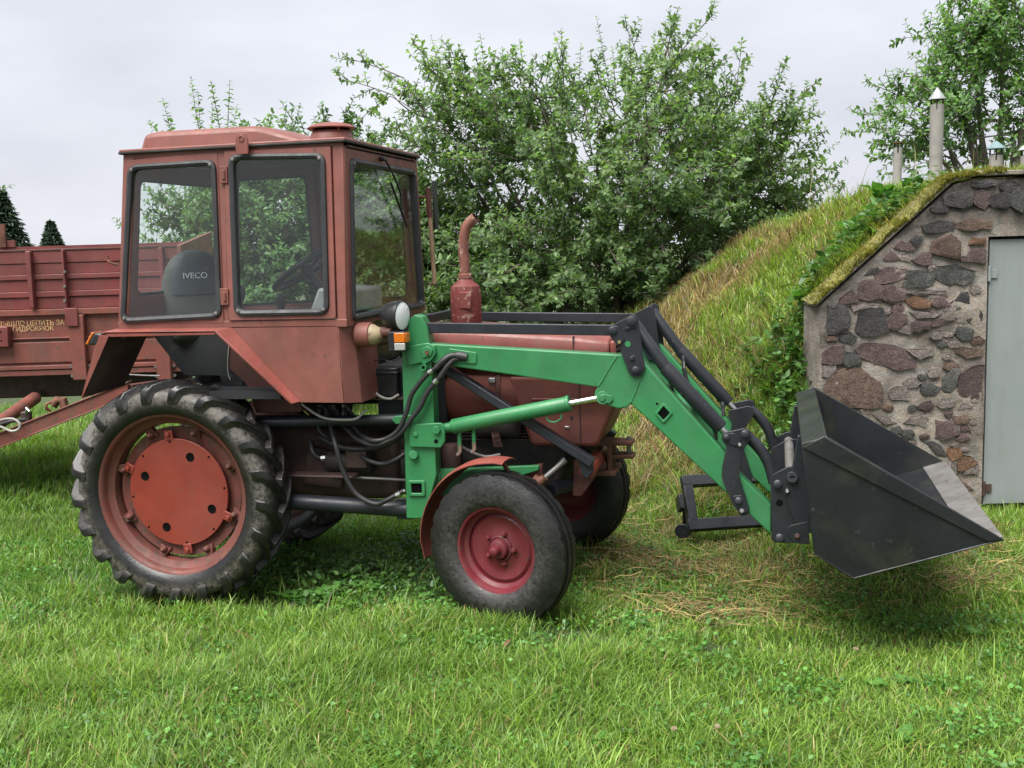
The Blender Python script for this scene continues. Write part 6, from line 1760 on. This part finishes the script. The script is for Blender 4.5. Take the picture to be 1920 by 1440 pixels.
# straw
def straw(pts, name, label):
    s, d = pts[:, 0], pts[:, 1]; n = len(s)
    x, y = to_xy(s, d); z = ground_z(s, d)+rng.uniform(.015, .075, n)
    a = rng.normal(.25, 1.1, n); l = rng.uniform(.05, .20, n); bend = rng.normal(size=n)*.25
    e = .03
    zx = (ground_z(s+e, d)-ground_z(s-e, d))/(2*e); zy = (ground_z(s, d+e)-ground_z(s, d-e))/(2*e)
    k = np.linspace(-.5, .5, 4)
    P_ = []
    for t in k:
        ds = np.cos(a)*l*t-np.sin(a)*bend*l*t*t*2; dd = np.sin(a)*l*t+np.cos(a)*bend*l*t*t*2
        X_, Y_ = to_xy(s+ds, d+dd)
        P_.append(np.stack([X_, Y_, z+zx*ds+zy*dd+np.abs(t)*rng.normal(size=n)*.03], -1))
    P_ = np.stack(P_, 1)
    wv = np.array([R2[0], R2[1], 0])*(-np.sin(a))[:, None]+np.array([F2[0], F2[1], .6])*np.cos(a)[:, None]
    h = rng.uniform(.0009, .0020, n)[:, None, None]
    v = np.stack([P_-wv[:, None]*h, P_+wv[:, None]*h], 2).reshape(-1, 3)
    b = (np.arange(n)*8)[:, None]
    quads = np.concatenate([b+np.array([[2*i, 2*i+1, 2*i+3, 2*i+2]]) for i in range(3)], 0)
    c = np.where(rng.random((n, 1)) < .3, G_BR, G_D*1.3)*rng.uniform(.75, 1.2, (n, 1))
    o = obj_from(big_mesh(name, v, quads, None, 'grass', tint=np.repeat(c, 8, 0)), name); tag(o, label, 'straw', None, 'stuff')
p = sample(4.6, 9.5, 520, .8); f_ = dry_f(p[:, 0], p[:, 1]); p = p[(rng.random(len(p)) < np.clip(f_-.12, 0, 1)) & keep_mask(p[:, 0], p[:, 1])]
for px, py, rx, ry, n in ((1330, 1150, 200, 35, 380), (1840, 1075, 150, 45, 450), (1230, 1070, 200, 90, 300), (1180, 940, 90, 90, 300), (1290, 860, 130, 90, 400), (1500, 1100, 200, 40, 220)):
    q_ = np.array([SDZ(PZ(px+rng.normal()*rx*.5, py+rng.normal()*ry*.5, 0))[:2] for _ in range(n)])
    p = np.concatenate([p, q_[keep_mask(q_[:, 0], q_[:, 1])]])
straw(p, 'straw', 'loose dry mown straw scattered around the bucket and mound')
# clover and small broad leaves
def ground_leaves(pts, name, label, mat, s0, s1, zlo, zhi, width=.75, tilt=.7):
    s, d = pts[:, 0], pts[:, 1]; n = len(s)
    x, y = to_xy(s, d); z = ground_z(s, d)+rng.uniform(zlo, zhi, n)
    dr_ = rng.normal(size=(n, 3))*np.array([1, 1, .45])+np.array([0, 0, .25])
    o = obj_from(leaves_mesh(name, np.stack([x, y, z], -1), dr_, unit(np.array([[0, 0, 1.]])+rng.normal(size=(n, 3))*.35), rng.uniform(s0, s1, n), mat, width), name)
    tag(o, label, 'plants', None, 'stuff')
c_ = sample(3.0, 6.8, 8.5, .8); idx = np.repeat(np.arange(len(c_)), 100); p = c_[idx]+rng.normal(size=(len(idx), 2))*.085; p = p[keep_mask(p[:, 0], p[:, 1])]
ground_leaves(p, 'clover', 'patches of small clover leaves among the grass', 'weed', .014, .028, .02, .075)
n = 3000; xs_ = rng.uniform(.05, 1.75, n); ys_ = rng.uniform(-.62, .6, n)
q_ = np.stack([xs_-CAM[0], ys_-CAM[1]], -1); p = np.stack([q_@R2[:2], q_@F2[:2]], -1); p = p[keep_mask(p[:, 0], p[:, 1])]
p = p[N1(p[:, 0]*2.2, p[:, 1]*2.2) > .42]
ground_leaves(p, 'ground_cover', 'dark leafy ground cover in the shade under the tractor', 'weed_dark', .02, .055, .01, .10, .55)
c_ = np.stack([rng.uniform(1.6, 2.0, 14), rng.uniform(6.7, 7.5, 14)], -1); c_ = np.concatenate([c_, np.stack([rng.uniform(1.95, 2.85, 24), rng.uniform(7.36, 7.75, 24)], -1)])
idx = np.repeat(np.arange(len(c_)), 42); p = c_[idx]+rng.normal(size=(len(idx), 2))*.10; p = p[keep_mask(p[:, 0], p[:, 1])]
ground_leaves(p, 'bank_weeds', 'leafy weeds covering the bank beside the stone wall', 'weed_dark', .035, .095, .03, .24, .5)

# ------------------------------------------------------------------ single weeds
def leaf_mesh(name, mat, lobes, width, nx=8):
    vs_, fs = [], []
    for i in range(nx+1):
        t = i/nx
        w_ = width*(math.sin(math.pi*min(1, t*.92+.08))**.75)*(1+lobes*math.sin(t*19))
        if i == nx: w_ = .004
        for j in (-1, -.5, 0, .5, 1):
            vs_.append((t, w_*j, .10*abs(j)*(1-t)+.05*math.sin(t*14+j*3)*abs(j)-.42*t*t+.25*t))
    for i in range(nx):
        for j in range(4): fs.append((5*i+j, 5*i+j+1, 5*i+j+6, 5*i+j+5))
    return MB().add(vs_, fs).mesh(name, mat)
LM = {'burdock': leaf_mesh('burdock_leaf', 'weed', .07, .30), 'dock': leaf_mesh('dock_leaf', 'weed', .03, .20), 'plantain': leaf_mesh('plantain_leaf', 'weed', .0, .27),
      'dark': leaf_mesh('dark_leaf', 'weed_dark', .08, .26)}
def weed(name, s, d, kind, n, size, label, group=None, upr=.5, stem=0, cat='plant'):
    z = float(ground_z(s, d))
    root = thing(name, W(s, d, z), label, cat, group)
    if stem:
        MB().tube([(0, 0, -.02), (.01, 0, stem*.5), (.03, .01, stem)], [.007, .005, .003], 6).build('stem', 'weed_st', None).parent = root
    for k in range(n):
        a = 2.4*k+random.uniform(-.3, .3); el = random.uniform(upr*.5, upr*1.3)
        o = bpy.data.objects.new('leaf', LM[kind]); col.objects.link(o); o.parent = root
        o.location = (0, 0, .02+(stem*(.15+.8*k/n) if stem else 0)); o.rotation_euler = (random.uniform(-.3, .3), -el, a)
        k_ = size*random.uniform(.65, 1.15)*(1-.45*k/n if stem else 1); o.scale = (k_, k_, k_)
MATS['weed_st'] = MATS['weed']
def at_ground(px, py):
    """first point of the terrain along the sight line"""
    dv = ray(px, py)
    for t in np.linspace(2.5, 14, 900):
        p = CAM+dv*t; s, d, z = SDZ(p)
        if z <= float(ground_z(s, d)): return s, d
    return SDZ(PZ(px, py, 0))[:2]
for (px, py, sz, n, lb) in ((1508, 612, .17, 12, 'large pale burdock against the left end of the stone wall'),
                            (1655, 385, .20, 9, 'burdock with broad leaves leaning over the mossy coping'),
                            (1600, 440, .18, 8, 'burdock halfway up the mossy coping'),
                            (1690, 355, .13, 9, 'small burdock below the thin leaning vent pipe'),
                            (1560, 500, .15, 10, 'burdock between the mossy coping and the dry slope')):
    s, d = at_ground(px, py)
    if s > 1.9: d = max(d, 7.4)
    weed('burdock', s, d, 'burdock', n, sz, lb, None, .8)
for (px, py, sz, n, st) in ((1455, 640, .10, 12, .25), (1400, 690, .10, 12, .22), (1480, 690, .11, 12, .28), (1430, 590, .09, 10, .2), (1510, 660, .10, 12, .3)):
    s, d = at_ground(px, py)
    weed('nettle', s, d, 'dark', n, sz, 'leafy upright nettle on the bank left of the stone wall', 'nettles on the bank', .5, st)
for (px, py, sz, n, k, lb) in ((612, 1128, .13, 8, 'dock', 'broad leaved dock plant where the lawn meets the shade between the wheels'),
                               (545, 1135, .12, 7, 'plantain', 'low weed with rounded leaves just in front of the rear tyre'),
                               (690, 1118, .11, 8, 'dock', 'narrow leaved dock plant closest to the front tyre'),
                               (650, 1095, .12, 8, 'dark', 'dark leafy weed in the shade between the tractor wheels')):
    s, d = at_ground(px, py)
    weed('dock_plant', s, d, k, n, sz, lb, 'dock plants between the wheels', .6)
for (px, py) in ((595, 1290), (250, 1245), (130, 1320), (520, 1105), (405, 1110), (840, 1210), (1120, 1400), (1700, 1290), (1640, 1300), (1690, 1400), (940, 1330), (330, 1370), (1830, 1200)):
    s, d = at_ground(px, py)
    weed('plantain', s, d, 'plantain', 6, random.uniform(.05, .08), 'small broad leaved plantain rosette in the lawn', 'plantains in the lawn', .55)
for (px, py) in ((1265, 1414), (1345, 1410), (1605, 1257)):
    s, d = at_ground(px, py); z = float(ground_z(s, d))
    o = thing('clover_flower', W(s, d, z), 'white clover flower head among the lawn grass', 'flower', 'white clover flowers')
    hd_ = MB()
    for k in range(40):
        v = V(tuple(rng.normal(size=3))).normalized(); v.z = abs(v.z)*1.1-.25
        hd_.tube([V((0, 0, .095)), V((0, 0, .095))+v*.011], [.0015, .0028], 4)
    h_ = hd_.build('flower_head', 'cream', None); h_.parent = o
    MB().tube([(0, 0, 0), (.004, 0, .09)], .0015, 5).build('stem', 'weed', None).parent = o
s, d = at_ground(951, 1238); z = float(ground_z(s, d))+.06
fl = obj_from(MB().add([W(s-.018, d, z), W(s-.008, d+.012, z+.02), W(s+.02, d, z+.038), W(s+.008, d-.012, z+.012), W(s, d, z+.018)], [(0, 4, 1), (1, 4, 2), (2, 4, 3), (3, 4, 0)]).mesh('fallen_leaf', 'rust'), 'fallen_leaf')
tag(fl, 'single dry brown leaf lying on the lawn', 'leaf')
